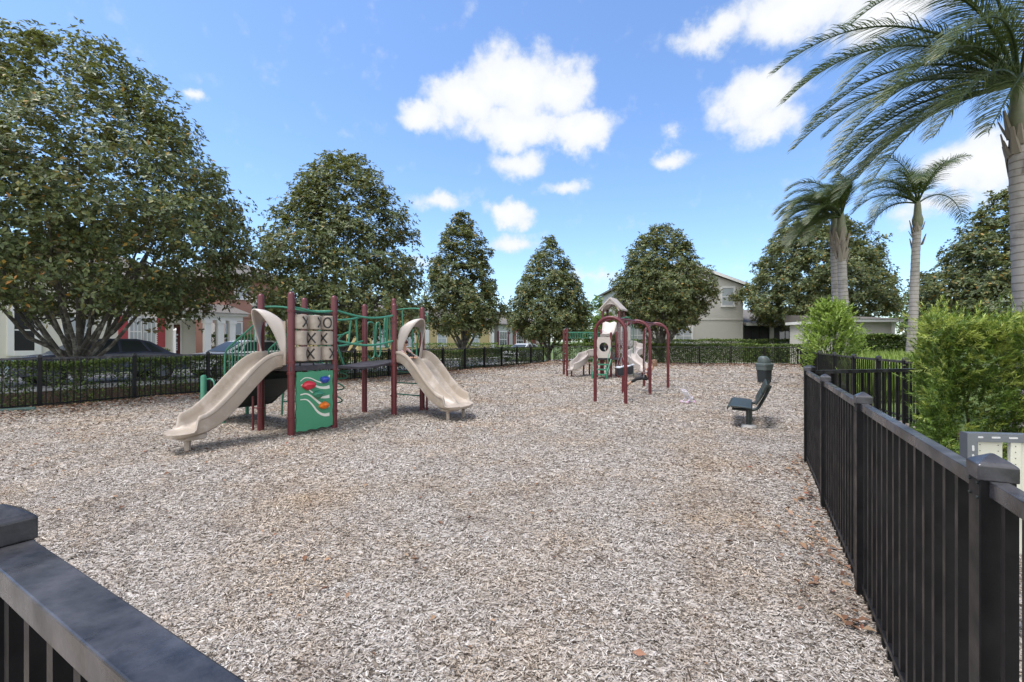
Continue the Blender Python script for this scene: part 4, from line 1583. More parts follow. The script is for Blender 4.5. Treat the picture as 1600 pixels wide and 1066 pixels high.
    for (ya, yb, za, zb) in ((2.40, 2.62, 1.20, 2.02), (2.66, 2.80, 1.24, 2.02), (2.92, 3.10, 1.45, 2.16)):
        m.tube(smooth_path([(-.86, ya, za + .1), (-.86, ya, (za + zb) / 2), (-.86, ya + .02, zb - .06), (-.86, (ya + yb) / 2, zb), (-.86, yb - .02, zb - .06), (-.86, yb, (za + zb) / 2), (-.86, yb, za + .08), (-.86, (ya + yb) / 2, za), (-.86, ya, za + .1)], 34), .018, 7)
    m.tube([(-.86, 3.0, 1.46), (-.86, 3.0, 2.15)], .03, 8)
    m.build('barrier_loops', GREEN, root, smooth=True)
    # ladder between G and H, with an arched grab loop at the top
    m = MB()
    for z in (.35, .62, .88):
        m.tube([(-.82, 3.24, z), (.03, 3.24, z)], .016, 8)
    m.tube(smooth_path([(-.84, 3.2, 2.33), (-.40, 3.30, 2.36), (-.12, 3.36, 2.33), (.0, 3.40, 2.22), (.02, 3.42, 2.05)], 18), .016, 8)
    m.tube([(-.62, 3.26, 2.35), (-.62, 3.26, 1.5)], .014, 8)
    m.build('ladder', GREEN, root, smooth=True)
    MB().tube([(.16, 3.22, -.2), (.16, 3.22, .80)], .022, 8).build('ladder_rail', MAROON, root, smooth=True)
    m = MB()
    for (q, z) in ((0, 0), (.16, 0)):
        m.tube(smooth_path([(.0 + q * .3, 2.95 + q, 1.85), (-.06, 2.98 + q, 1.5), (-.02, 2.93 + q, 1.2)], 8), .016, 7)
    m.build('grab_bar', GREEN, root, smooth=True)
    # staircase with a transfer platform
    sc = MB()
    x0, z0, x1, z1 = -.90, 1.18, -2.02, .47
    nst = 5
    for i in range(nst):
        xa = x0 + (x1 - x0) * i / nst
        xb = x0 + (x1 - x0) * (i + 1) / nst
        zt = z0 - (z0 - z1) * (i + .75) / nst
        sc.span(xb - .02, xa, .07, .78, zt - .05, zt)
        sc.span(xa - .012, xa, .07, .78, zt - .15, zt + .10)
    for y in (.03, .80):
        sc.extrude([(x0, y - .02, z0 - .25), (x0, y - .02, z0 + .03), (x1, y - .02, z1 + .04), (x1, y - .02, z1 - .13), (x1 + .2, y - .02, z1 - .13)], (0, .035, 0))
    sc.extrude([(x0, .055, z0 - .27), (x0, .055, z0 - .21), (x1 + .16, .055, z1 - .09), (x1 + .16, .055, z1 - .14)], (0, .72, 0))
    sc.build('staircase', STAIR_BLACK, root)
    MB().span(-2.78, -2.03, -.02, .87, .385, .465).build('transfer_platform', STAIR_BLACK, root, bevel=.01)
    for (x, y) in ((-2.10, .03), (-2.10, .82), (-2.70, .82)):
        MB().tube([(x, y, -.3), (x, y, .385)], .036, 10).build('platform_leg', GREEN, root, smooth=True)
    tp = MB()
    tp.lathe([(.052, -.3), (.052, .90), (.04, .925), (.004, .935)], (-2.76, .0, 0), 12)
    tp.build('platform_post', GREEN, root, smooth=True)
    MB().tube(smooth_path([(-2.74, .03, .84), (-2.6, .05, .86), (-2.5, .06, .80), (-2.47, .06, .62), (-2.47, .06, .47)], 14), .015, 7).build('grab_bar', GREEN, root, smooth=True)
    for y in (.0, .83):
        m = MB()
        m.tube(smooth_path([(-.88, y, 1.97), (-1.4, y, 1.71), (-1.86, y, 1.48), (-1.97, y, 1.38), (-2.0, y, 1.2), (-2.0, y, .48)], 24), .018, 8)
        k = 10
        for i in range(k):
            x = -.95 - i * .10
            f = (x - x0) / (x1 - x0)
            m.tube([(x, y, z0 + (z1 - z0) * f + .02), (x, y, 1.97 - .5 * (-.88 - x))], .0085, 6)
        m.build('handrail', GREEN, root, smooth=True)
    return root


playground_structure()


def far_tower():
    ox, oy = 4.67, 21.0
    root = thing('play_structure', 'smaller roofed play tower with spiral tan slides at the far end behind the swings', 'playground equipment', (ox, oy, 0), R(-28))
    c, s = math.cos(R(28)), math.sin(R(28))

    def loc(px, Y):
        X = at(px, Y)
        dx, dy = X - ox, Y - oy
        return (dx * c - dy * s, dx * s + dy * c)
    w = .38
    for (x, y) in ((-w, -w), (w, -w), (-w, w), (w, w)):
        maroon_post(root, x, y, 3.05, clamps=(1.4, 2.4))
    MB().span(-.44, .44, -.44, .44, 1.32, 1.40).build('deck', DECK, root)
    # gable roof, its gable ends arched
    m = MB()
    e = .46
    zr, ze = 3.50, 3.02
    m.extrude([(-e - .06, -e - .1, ze - .04), (0, -e - .1, zr), (e + .06, -e - .1, ze - .04), (e + .06, -e - .1, ze + .03), (0, -e - .1, zr + .09), (-e - .06, -e - .1, ze + .03)], (0, 2 * e + .2, 0))
    arch = [(-e, 0, ze - .03)] + [(.34 * math.cos(q), 0, ze - .02 + .27 * math.sin(q)) for q in np.linspace(math.pi, 0, 13)] + [(e, 0, ze - .03), (0, 0, zr)]
    for y in (-e - .05, e + .02):
        # gable end built as strips between the arch and the slope
        q = [(.42 * t, zr - (zr - ze) * abs(t) * .42 / e) for t in np.linspace(-1, 1, 15)]
        vs, fs = [], []
        for (xx, zz) in q:
            za = ze - .02 + .27 * math.sqrt(max(0, 1 - (xx / .34) ** 2)) if abs(xx) < .34 else ze - .06
            vs += [(xx, y, za), (xx, y, zz), (xx, y + .03, za), (xx, y + .03, zz)]
        for i in range(14):
            a, b = 4 * i, 4 * i + 4
            fs += [(a, b, b + 1, a + 1), (a + 2, a + 3, b + 3, b + 2), (a, a + 2, b + 2, b), (a + 1, b + 1, b + 3, a + 3)]
        m.add(vs, fs)
    m.build('roof', TAN_PALE, root)
    # pale hood over the crawl-through, leaning forwards
    m = MB()
    rings = []
    for t in np.linspace(0, 1, 9):
        y = -.54 - .62 * t
        z = 2.42 - .55 * t - .12 * math.sin(math.pi * t)
        rings.append([Vector((-.33 + .06 * t, y, z - .06 * math.sin(3.1 * (1 - t)))), Vector((-.2, y, z + .06)), Vector((.0, y, z + .09 * math.sin(9 * t))), Vector((.2, y, z + .06)), Vector((.31 - .06 * t, y, z)),
                      Vector((.31 - .06 * t, y + .03, z - .05)), Vector((-.33 + .06 * t, y + .03, z - .11))])
    m.loft(rings)
    m.span(-.31, .31, -.56, -.52, 1.95, 2.38)
    m.build('hood', TAN_PALE, root, smooth=True)
    # lower front deck with crawl-hole panel and steps
    fx, fy = loc(944, 19.6)
    for (dx, dy, h) in ((-.33, .0, 2.05), (.30, .0, 1.95), (-.33, .62, 2.1), (.36, .62, 2.0), (.62, .1, 1.95)):
        maroon_post(root, fx + dx, fy + dy, h, r=.05, clamps=(.9,))
    MB().span(fx - .38, fx + .66, fy - .02, fy + .70, .80, .87).build('deck', DECK, root)
    m = MB()
    n = 24
    outer, inner = [], []
    for i in range(n):
        a = 2 * math.pi * i / n
        ca, sa = math.cos(a), math.sin(a)
        k = 1 / max(abs(ca) / .30, abs(sa) / .45)
        outer.append((ca * k, sa * k))
        inner.append((.20 * ca, .02 + .20 * sa))
    for y in (-.06, -.02):
        pass
    vs, fs = [], []
    for (u, v) in outer:
        vs += [(fx + u, fy - .06, 1.32 + v), (fx + u, fy - .02, 1.32 + v)]
    for (u, v) in inner:
        vs += [(fx + u, fy - .06, 1.32 + v), (fx + u, fy - .02, 1.32 + v)]
    for i in range(n):
        j = (i + 1) % n
        a, b, cc, d = 2 * i, 2 * j, 2 * (n + i), 2 * (n + j)
        fs += [(a, b, d, cc), (a + 1, cc + 1, d + 1, b + 1), (a, a + 1, b + 1, b), (cc, d, d + 1, cc + 1)]
    m.add(vs, fs)
    m.build('crawl_panel', TAN_PALE, root)
    MB().lathe([(.175, 0), (.19, 0), (.19, .5), (.175, .5)], (0, 0, 0), 20)
    tb = MB()
    ring0 = [Vector((fx + .20 * math.cos(a), fy - .02, 1.34 + .20 * math.sin(a))) for a in np.linspace(0, 2 * math.pi, 20, endpoint=False)]
    ring1 = [v + Vector((0, .55, 0)) for v in ring0]
    tb.loft([ring0, ring1], caps=False)
    tb.build('crawl_tube', STAIR_BLACK, root, smooth=True)
    m = MB()
    for i in range(3):
        z = .62 - .2 * i
        m.span(fx - .26, fx + .28, fy - .30 - .22 * i, fy - .04 - .22 * i, z - .05, z)
    for x in (fx - .29, fx + .30):
        m.extrude([(x, fy - .02, .72), (x, fy - .02, .86), (x, fy - .75, .24), (x, fy - .75, -.2), (x, fy - .68, -.2), (x, fy - .60, .2)], (.03, 0, 0))
    m.build('steps', GREEN, root)
    m = MB()
    for x in (fx - .30, fx + .32):
        m.tube(smooth_path([(x, fy - .05, 1.35), (x, fy - .25, 1.15), (x, fy - .5, .92), (x, fy - .62, .6)], 12), .016, 7)
    for x in (fx - .32, fx + .31):
        m.tube([(x, fy - .7, -.2), (x, fy - .7, .55)], .03, 8)
    m.build('handrail', GREEN, root, smooth=True)
    # left spiral slide
    pts = [(*loc(938, 20.4), .98), (*loc(925, 20.9), .94), (*loc(913, 20.9), .80), (*loc(908, 20.3), .62), (*loc(898, 19.9), .43), (*loc(888, 19.8), .34)]
    s1 = trough('slide', pts, .20, .24, TAN_PALE, root, tongue=.12, n=30)
    MB().tube([(*loc(893, 19.9), -.2), (*loc(893, 19.9), .34)], .04, 8).build('support', MAROON, s1, smooth=True)
    # right spiral slide
    pts = [(*loc(975, 20.8), 1.40), (*loc(988, 21.3), 1.33), (*loc(997, 21.2), 1.22), (*loc(998, 20.5), 1.08), (*loc(989, 20.0), .95), (*loc(987, 19.4), .80), (*loc(996, 18.9), .58), (*loc(1004, 18.6), .42), (*loc(1010, 18.4), .36)]
    s2 = trough('slide', pts, .20, .22, TAN_PALE, root, tongue=.12, n=44)
    MB().tube([(*loc(1004, 18.7), -.2), (*loc(1004, 18.7), .38)], .04, 8).build('support', MAROON, s2, smooth=True)
    # left end frame with rails to the tower
    p1, p2 = loc(881, 21.0), loc(886, 20.0)
    maroon_post(root, *p1, 2.12, r=.05, clamps=(1.0, 1.95))
    maroon_post(root, *p2, 2.12, r=.05, clamps=(1.0, 1.95))
    m = MB()
    q1, q2 = (-.5, -.5), (fx - .33, fy + .62)
    for (a, b) in ((p1, q1), (p2, q2)):
        m.tube([(a[0], a[1], 1.98), (b[0], b[1], 1.98)], .02, 7)
        k = 7
        for i in range(k):
            t0, t1 = (i + .15) / k, (i + .85) / k
            A_ = Vector((a[0], a[1], 1.98))
            B_ = Vector((b[0], b[1], 1.98))
            pa, pb = A_.lerp(B_, t0), A_.lerp(B_, t1)
            m.tube(smooth_path([pa, pa + (pb - pa) * .1 + Vector((0, 0, -.18)), (pa + pb) / 2 + Vector((0, 0, -.27)), pb + (pa - pb) * .1 + Vector((0, 0, -.18)), pb], 10), .012, 6)
    m.tube([(p1[0], p1[1], 1.02), (p2[0], p2[1], 1.02)], .016, 7)
    m.build('overhead_loops', GREEN, root, smooth=True)
    # arched climbing pole
    x, y = loc(986, 20.4)
    m = MB()
    m.tube(smooth_path([(.5, -.45, 2.62), (.8, -.5, 2.66), (x, y, 2.55), (x + .1, y - .02, 2.3), (x + .1, y, 1.2), (x + .1, y, -.1)], 26), .02, 8)
    m.tube(smooth_path([(.5, -.45, 2.0), (.7, -.5, 1.95), (x - .25, y, 1.7), (x - .25, y, 1.3), (x - .25, y, -.1)], 18), .018, 8)
    m.build('climbing_pole', GREEN, root, smooth=True)
    m = MB()
    for p in ((912, 20.6), (921, 21.2)):
        m.tube([(*loc(*p), -.2), (*loc(*p), .55)], .04, 8)
    m.build('slide_support', MAROON, root, smooth=True)


far_tower()

# ------------------------------------------------------------------ swings
SW0, SW1, SW2 = Vector((2.49, 11.54, 0)), Vector((3.72, 13.50, 0)), Vector((4.885, 15.45, 0))
SWU = (SW2 - SW0).normalized()
SWP = Vector((-SWU.y, SWU.x, 0))            # swing direction, to the left
SWH = 2.19


def swing_frame():
    rz = math.atan2(SWU.y, SWU.x)
    root = thing('swing_frame', 'maroon steel swing frame with three tall arches in a row', 'swing set', SW0, rz)
    L = (SW2 - SW0).length
    for i, x in enumerate((0, L / 2, L)):
        pts = [(x, -.40, -.3)] + [(x, -.40, z) for z in (.4, 1.1, 1.80)]
        for a in np.linspace(0, math.pi, 13)[1:-1]:
            pts.append((x, -.40 * math.cos(a), 1.80 + .40 * math.sin(a)))
        pts += [(x, .40, z) for z in (1.80, 1.1, .4, -.3)]
        MB().tube(pts, .045, 12).build('arch', MAROON, root, smooth=True)
    m = MB()
    m.tube([(0, 0, SWH), (L, 0, SWH - .02)], .034, 10)
    m.build('top_beam', MAROON, root, smooth=True)
    m = MB()
    for x, d in ((0, 1), (L / 2, -1), (L / 2, 1), (L, -1)):
        for y in (-.3, .3):
            m.tube([(x, y, 2.08), (x + d * .32, 0, SWH - .02)], .018, 7)
    m.build('brace', MAROON, root, smooth=True)


swing_frame()


def chain_mb(a, b, step=.05):
    a, b = Vector(a), Vector(b)
    n = max(2, int((b - a).length / step))
    m = MB()
    d = (b - a) / n
    t = d.normalized()
    u = t.orthogonal().normalized()
    v = t.cross(u)
    for i in range(n):
        c = a + d * (i + .5)
        w = u if i % 2 else v
        hl = d.length * .62
        pts = []
        for q in range(8):
            ang = 2 * math.pi * q / 8
            pts.append(c + t * hl * math.cos(ang) + w * .014 * math.sin(ang))
        m.tube(pts, .0045, 4, closed=True)
    return m


def bucket_swing(name, label, f, group):
    c = SW0.lerp(SW1, f)
    rz = math.atan2(SWU.y, SWU.x)
    root = thing(name, label, 'swing', (c.x, c.y, 0), rz, group)
    n = 20
    rings = []
    for (k, z) in ((.55, .42), (.85, .44), (.98, .52), (1.0, .62), (1.0, .70), (.93, .705), (.90, .62), (.86, .52), (.6, .47)):
        ring = []
        for i in range(n):
            a = 2 * math.pi * i / n
            ring.append(Vector((.11 * k * math.cos(a), .12 * k * math.sin(a), .34 + z * .78 + (.05 * max(0, -math.sin(a)) if z > .6 else 0))))
        rings.append(ring)
    MB().loft(rings).build('bucket_seat', BUCKET, root, smooth=True)
    rim = MB()
    pts = [(.115 * math.cos(a), .125 * math.sin(a), .89 + .05 * max(0, -math.sin(a))) for a in np.linspace(0, 2 * math.pi, 24, endpoint=False)]
    rim.tube(pts, .024, 7, closed=True)
    rim.build('rim', BUCKET_RIM, root, smooth=True)
    for s in (-1, 1):
        m = chain_mb((s * .14, 0, 1.2), (s * .17, 0, SWH - .03))
        for y in (-.15, .15):
            m.tube([(s * .14, 0, 1.2), (s * .11, y * .7, .90)], .006, 5)
        m.build('chain', CHAIN, root)


BUCKET = mat('black_rubber', (.018, .022, .028), .5, var=.2)
BUCKET_RIM = mat('pale_rubber_rim', (.58, .62, .68), .5)
bucket_swing('bucket_swing', 'dark toddler bucket swing hanging beside the nearest arch of the swing frame', .36, 'toddler bucket swings')
bucket_swing('bucket_swing', 'dark toddler bucket swing hanging closer to the middle arch of the swing frame', .66, 'toddler bucket swings')

CB = SW1.lerp(SW2, .55)


def belt_swing():
    rz = math.atan2(SWU.y, SWU.x)
    root = thing('belt_swing', 'belt swing with long chains carrying the child on the far bay', 'swing', (CB.x, CB.y, 0), rz)
    m = MB()
    rings = []
    for t in np.linspace(-1, 1, 9):
        z = .36 + .07 * t * t
        y = .08
        rings.append([Vector((.22 * t, y - .075, z)), Vector((.22 * t, y + .075, z)), Vector((.22 * t, y + .075, z + .014)), Vector((.22 * t, y - .075, z + .014))])
    m.loft(rings)
    m.build('seat', BUCKET, root, smooth=True)
    for s in (-1, 1):
        chain_mb((s * .22, .08, .44), (s * .22, 0, SWH - .03)).build('chain', CHAIN, root)


belt_swing()

# ------------------------------------------------------------------ people


def skin_mesh(name, verts, edges, radii, material, parent, levels=2, root_i=0):
    me = bpy.data.meshes.new(name)
    me.from_pydata([tuple(v) for v in verts], edges, [])
    o = bpy.data.objects.new(name, me)
    COL.objects.link(o)
    sk = o.modifiers.new('skin', 'SKIN')
    sk.use_smooth_shade = True
    sk.branch_smoothing = .6
    lay = me.skin_vertices[0].data
    for i, rr in enumerate(radii):
        lay[i].radius = rr if isinstance(rr, tuple) else (rr, rr)
        lay[i].use_root = (i == root_i)
    sb = o.modifiers.new('subsurf', 'SUBSURF')
    sb.levels = levels
    sb.render_levels = levels
    dg = bpy.context.evaluated_depsgraph_get()
    dg.update()
    ev = o.evaluated_get(dg)
    me2 = bpy.data.meshes.new_from_object(ev)
    me2.name = name
    bpy.data.objects.remove(o)
    o2 = bpy.data.objects.new(name, me2)
    COL.objects.link(o2)
    me2.materials.clear()
    me2.materials.append(material)
    me2.shade_smooth()
    o2.parent = parent
    return o2


def ellipsoid(name, c, r, material, parent, rot=None, f=None, seg=3):
    bm = bmesh.new()
    bmesh.ops.create_icosphere(bm, subdivisions=seg, radius=1)
    for v in bm.verts:
        p = v.co.copy()
        if f:
            p = f(p)
        v.co = Vector((p.x * r[0], p.y * r[1], p.z * r[2]))
    me = bpy.data.meshes.new(name)
    bm.to_mesh(me)
    bm.free()
    o = link(name, me, material, parent, smooth=True)
    o.location = c
    if rot:
        o.rotation_euler = rot
    return o


SKIN = mat('skin', (.50, .29, .20), .55, var=.06)
HAIR_BROWN = mat('light_brown_hair', (.18, .10, .055), .5, var=.3, scale=30)
HAIR_RED = mat('reddish_brown_hair', (.12, .035, .025), .5, var=.3, scale=30)
TOP_PLUM = mat('dark_plum_cloth', (.10, .045, .055), .85, var=.2)
LEGGING = mat('black_leggings', (.014, .014, .017), .8)
CLOTH_PALE = mat('pale_grey_cloth', (.50, .52, .55), .85)
CLOTH_PINK = mat('pale_pink_cloth', (.58, .40, .40), .85)
SANDAL = mat('brown_sandal', (.14, .07, .045), .7)
EYE_M = mat('dark_eyes', (.02, .015, .012), .3)
LIP_M = mat('lips', (.36, .12, .10), .5)


def person_frame(label, loc, rz):
    return thing('person', label, 'person', loc, rz)


def hand_fingers(vs, es, rs, wrist, wi, dirv, palm_n, size=1.0):
    """palm and five curled fingers added to a skin graph"""
    d = Vector(dirv).normalized()
    n = Vector(palm_n).normalized()
    s = d.cross(n).normalized()
    p = Vector(wrist) + d * .035 * size
    vs.append(p)
    rs.append((.020 * size, .011 * size))
    pi = len(vs) - 1
    es.append((wi, pi))
    for k, (o, l) in enumerate(((-.021, .042), (-.007, .049), (.007, .047), (.021, .037))):
        b = p + d * .022 * size + s * o * size
        vs.append(b)
        rs.append(.0068 * size)
        es.append((pi, len(vs) - 1))
        m = b + (d * .8 + n * .5).normalized() * l * .5 * size
        vs.append(m)
        rs.append(.0062 * size)
        es.append((len(vs) - 2, len(vs) - 1))
        t = m + (d * -.1 + n * 1.0).normalized() * l * .5 * size
        vs.append(t)
        rs.append(.0052 * size)
        es.append((len(vs) - 2, len(vs) - 1))
    b = p - s * .024 * size + d * .002
    vs.append(b)
    rs.append(.0075 * size)
    es.append((pi, len(vs) - 1))
    t = b + (d * .5 - s * .5 + n * .7).normalized() * .032 * size
    vs.append(t)
    rs.append(.006 * size)
    es.append((len(vs) - 2, len(vs) - 1))


def head_parts(body, c, r, hair, rot=(0, 0, 0), long_hair=True):
    """face features and hair as children of the body; the face looks along local +y"""
    rt = Matrix.Rotation(rot[2], 3, 'Z') @ Matrix.Rotation(rot[0], 3, 'X')

    def P(x, y, z):
        return Vector(c) + rt @ Vector((x * r, y * r, z * r))
    m = MB()
    for s in (-1, 1):
        m.lathe([(.001, -.012), (.010, -.006), (.010, .006), (.001, .012)], tuple(P(s * .36, .84, .04)), 8)
    m.build('eyes', EYE_M, body, smooth=True)
    m = MB()
    m.tube([P(-.22, .86, -.48), P(0, .93, -.50), P(.22, .86, -.48)], [.003, .006, .003], 6)
    m.build('mouth', LIP_M, body, smooth=True)
    m = MB()
    m.tube([P(0, .88, .10), P(0, 1.02, -.16), P(0, 1.04, -.24), P(0, .9, -.28)], [.006, .010, .012, .004], 7)
    for s in (-1, 1):
        m.tube([P(s * .80, -.02, .12), P(s * .93, -.08, .0), P(s * .84, -.02, -.22)], [.007, .011, .006], 6)
    m.build('nose_and_ears', SKIN, body, smooth=True)
    h = MB()
    rings = []
    n = 18
    for j, t in enumerate(np.linspace(0, 1, 10)):
        ring = []
        for i in range(n):
            a = 2 * math.pi * i / n
            ca, sa = math.cos(a), math.sin(a)
            front = max(0, sa)
            low = -.25 - (1.0 if long_hair else .35) * (1 - front) ** .8 if front < .75 else .35
            if front >= .35:
                low = .45
            ph = t * math.pi / 2
            zz = 1.13 * math.cos(ph * min(1, .98))
            rr = 1.08 * math.sin(ph)
            z_ = zz if t < .999 else low
            if t > .55 and front < .35:
                z_ = zz + (low - zz) * (t - .55) / .45
                rr = 1.08 * math.sin(ph) * (1 - .12 * (t - .55) / .45)
            elif front >= .35:
                z_ = max(zz, .45)
                rr = 1.08 * math.sin(min(ph, 1.17))
            ring.append(P(ca * rr * .95, sa * rr - .05, z_))
        rings.append(ring)
    h.loft(rings)
    h.build('hair', hair, body, smooth=True)


def girl_on_swing():
    # local frame: x along the beam, +y the way she faces (to the left of the photo)
    rz = math.atan2(SWU.y, SWU.x)
    root = person_frame('child with long light brown hair in dark clothes swinging with legs stretched out', (CB.x, CB.y, 0), rz)
    V_, E_, Rr = [], [], []

    def add(p, r, par=None):
        V_.append(Vector(p))
        Rr.append(r)
        if par is not None:
            E_.append((par, len(V_) - 1))
        return len(V_) - 1
    pel = add((0, .05, .455), (.10, .085))
    sp = add((0, -.03, .565), (.088, .068), pel)
    ch = add((0, -.11, .69), (.10, .07), sp)
    nk = add((0, -.16, .79), .036, ch)
    hd0 = add((0, -.175, .84), .05, nk)
    hd1 = add((0, -.185, .895), (.070, .082), hd0)
    hd2 = add((0, -.195, .955), (.058, .068), hd1)
    for s in (-1, 1):
        sh = add((s * .115, -.07, .755), .036, ch)
        el = add((s * .195, -.0, .665), .028, sh)
        wr = add((s * .215, .045, .80), .019, el)
        hand_fingers(V_, E_, Rr, V_[wr], wr, (0.05 * s, .05, 1), (-s, 0, 0), .8)
        hp = add((s * .062, .09, .44), .066, pel)
        kn = add((s * .075, .36, .375), .046, hp)
        an = add((s * .07, .64, .20), .029, kn)
        he = add((s * .07, .665, .165), .026, an)
        add((s * .075, .775, .185), .021, he)
    body = skin_mesh('body', V_, E_, Rr, SKIN, root, root_i=pel)
    # clothing as skins a little larger than the body
    def cloth(name, idx, mat_, grow, extra_e=None, root_i=0):
        mp = {o: k for k, o in enumerate(idx)}
        ed = [(mp[a], mp[b]) for a, b in E_ if a in mp and b in mp]
        rr = [tuple(q + grow for q in Rr[i]) if isinstance(Rr[i], tuple) else Rr[i] + grow for i in idx]
        return skin_mesh(name, [V_[i] for i in idx], ed, rr, mat_, body, root_i=root_i)
    sh = [i for i in range(len(V_))]
    arms = []
    legs = []
    for a, b in E_:
        pass
    # indices: shoulders and elbows, hips, knees
    find = lambda p: min(range(len(V_)), key=lambda i: (V_[i] - Vector(p)).length)
    sl, sr = find((-.115, -.07, .755)), find((.115, -.07, .755))
    ell, elr = find((-.195, 0, .665)), find((.195, 0, .665))
    cloth('top', [pel, sp, ch, sl, sr, ell, elr], TOP_PLUM, .010)
    hl, hr = find((-.062, .09, .44)), find((.062, .09, .44))
    kl, kr = find((-.075, .36, .375)), find((.075, .36, .375))
    # leggings end below the knee
    vv = [V_[pel], V_[hl], V_[kl], V_[kl].lerp(V_[find((-.07, .64, .20))], .62), V_[hr], V_[kr], V_[kr].lerp(V_[find((.07, .64, .20))], .62)]
    skin_mesh('leggings', vv, [(0, 1), (1, 2), (2, 3), (0, 4), (4, 5), (5, 6)], [(.108, .092), .075, .055, .042, .075, .055, .042], LEGGING, body)
    ellipsoid('shirt_hem', (.075, .10, .475), (.045, .075, .055), CLOTH_PALE, body)
    for s in (-1, 1):
        m = MB()
        m.tube([(s * .07, .655, .142), (s * .072, .71, .150), (s * .075, .79, .165)], [.022, .026, .018], 7)
        m.build('sandal', SANDAL, body, smooth=True)
    head_parts(body, (0, -.19, .918), .094, HAIR_BROWN, long_hair=True)


girl_on_swing()


def toddler():
    # sits at the top of the double slide, facing down it (local +x of the structure)
    base = Vector((-3.67, 7.56, 0))
    lx, ly = Vector((.866, -.5, 0)), Vector((.5, .866, 0))
    p = base + lx * .02 + ly * 2.58
    root = person_frame('small child with reddish hair in pale pink sitting at the top of the double slide', (p.x, p.y, 1.20), R(-30 - 90))
    V_, E_, Rr = [], [], []

    def add(q, r, par=None):
        V_.append(Vector(q))
        Rr.append(r)
        if par is not None:
            E_.append((par, len(V_) - 1))
        return len(V_) - 1
    pel = add((0, 0, .075), (.075, .065))
    sp = add((0, .01, .15), (.068, .056), pel)
    ch = add((0, .04, .215), (.072, .055), sp)
    nk = add((0, .065, .275), .028, ch)
    hd = add((0, .075, .335), (.062, .068), nk)
    add((0, .075, .38), (.045, .05), hd)
    for s in (-1, 1):
        sh = add((s * .085, .035, .245), .028, ch)
        el = add((s * .12, .10, .18), .022, sh)
        wr = add((s * .10, .17, .15), .016, el)
        hand_fingers(V_, E_, Rr, V_[wr], wr, (0, 1, -.2), (0, -.2, -1), .65)
        hp = add((s * .05, .05, .065), .046, pel)
        kn = add((s * .065, .19, .10), .034, hp)
        an = add((s * .065, .32, .035), .022, kn)
        add((s * .07, .36, .06), .02, an)
    body = skin_mesh('body', V_, E_, Rr, SKIN, root, root_i=pel)
    find = lambda q: min(range(len(V_)), key=lambda i: (V_[i] - Vector(q)).length)
    sl, sr, el_, er_ = find((-.085, .035, .245)), find((.085, .035, .245)), find((-.12, .10, .18)), find((.12, .10, .18))
    wl, wr_ = find((-.10, .17, .15)), find((.10, .17, .15))
    vv = [V_[pel], V_[sp], V_[ch], V_[sl], V_[el_], V_[sr], V_[er_], V_[el_].lerp(V_[wl], .8), V_[er_].lerp(V_[wr_], .8)]
    skin_mesh('shirt', vv, [(0, 1), (1, 2), (2, 3), (3, 4), (4, 7), (2, 5), (5, 6), (6, 8)], [(.083, .073), (.078, .066), (.08, .063), .036, .030, .036, .030, .025, .025], CLOTH_PINK, body)
    hl, hr, kl, kr = find((-.05, .05, .065)), find((.05, .05, .065)), find((-.065, .19, .10)), find((.065, .19, .10))
    al, ar = find((-.065, .32, .035)), find((.065, .32, .035))
    skin_mesh('trousers', [V_[pel], V_[hl], V_[kl], V_[hr], V_[kr], V_[kl].lerp(V_[al], .85), V_[kr].lerp(V_[ar], .85)], [(0, 1), (1, 2), (2, 5), (0, 3), (3, 4), (4, 6)], [(.082, .07), .053, .042, .053, .042, .031, .031], LEGGING, body)
    head_parts(body, (0, .075, .345), .078, HAIR_RED, long_hair=False)


toddler()

# ------------------------------------------------------------------ bench, bin, toy, border beam, rack
BENCH = mat('dark_green_bench_coating', (.018, .027, .024), .42, var=.25, scale=12, bump=.25, bscale=160, col2=(.06, .07, .066), c2lo=.5, c2hi=.8, c2scale=5)
BIN_DK = mat('dark_bin_plastic', (.022, .030, .034), .45, var=.2, scale=6)
BIN_LID = mat('grey_green_lid', (.085, .105, .10), .5, var=.2, scale=6)


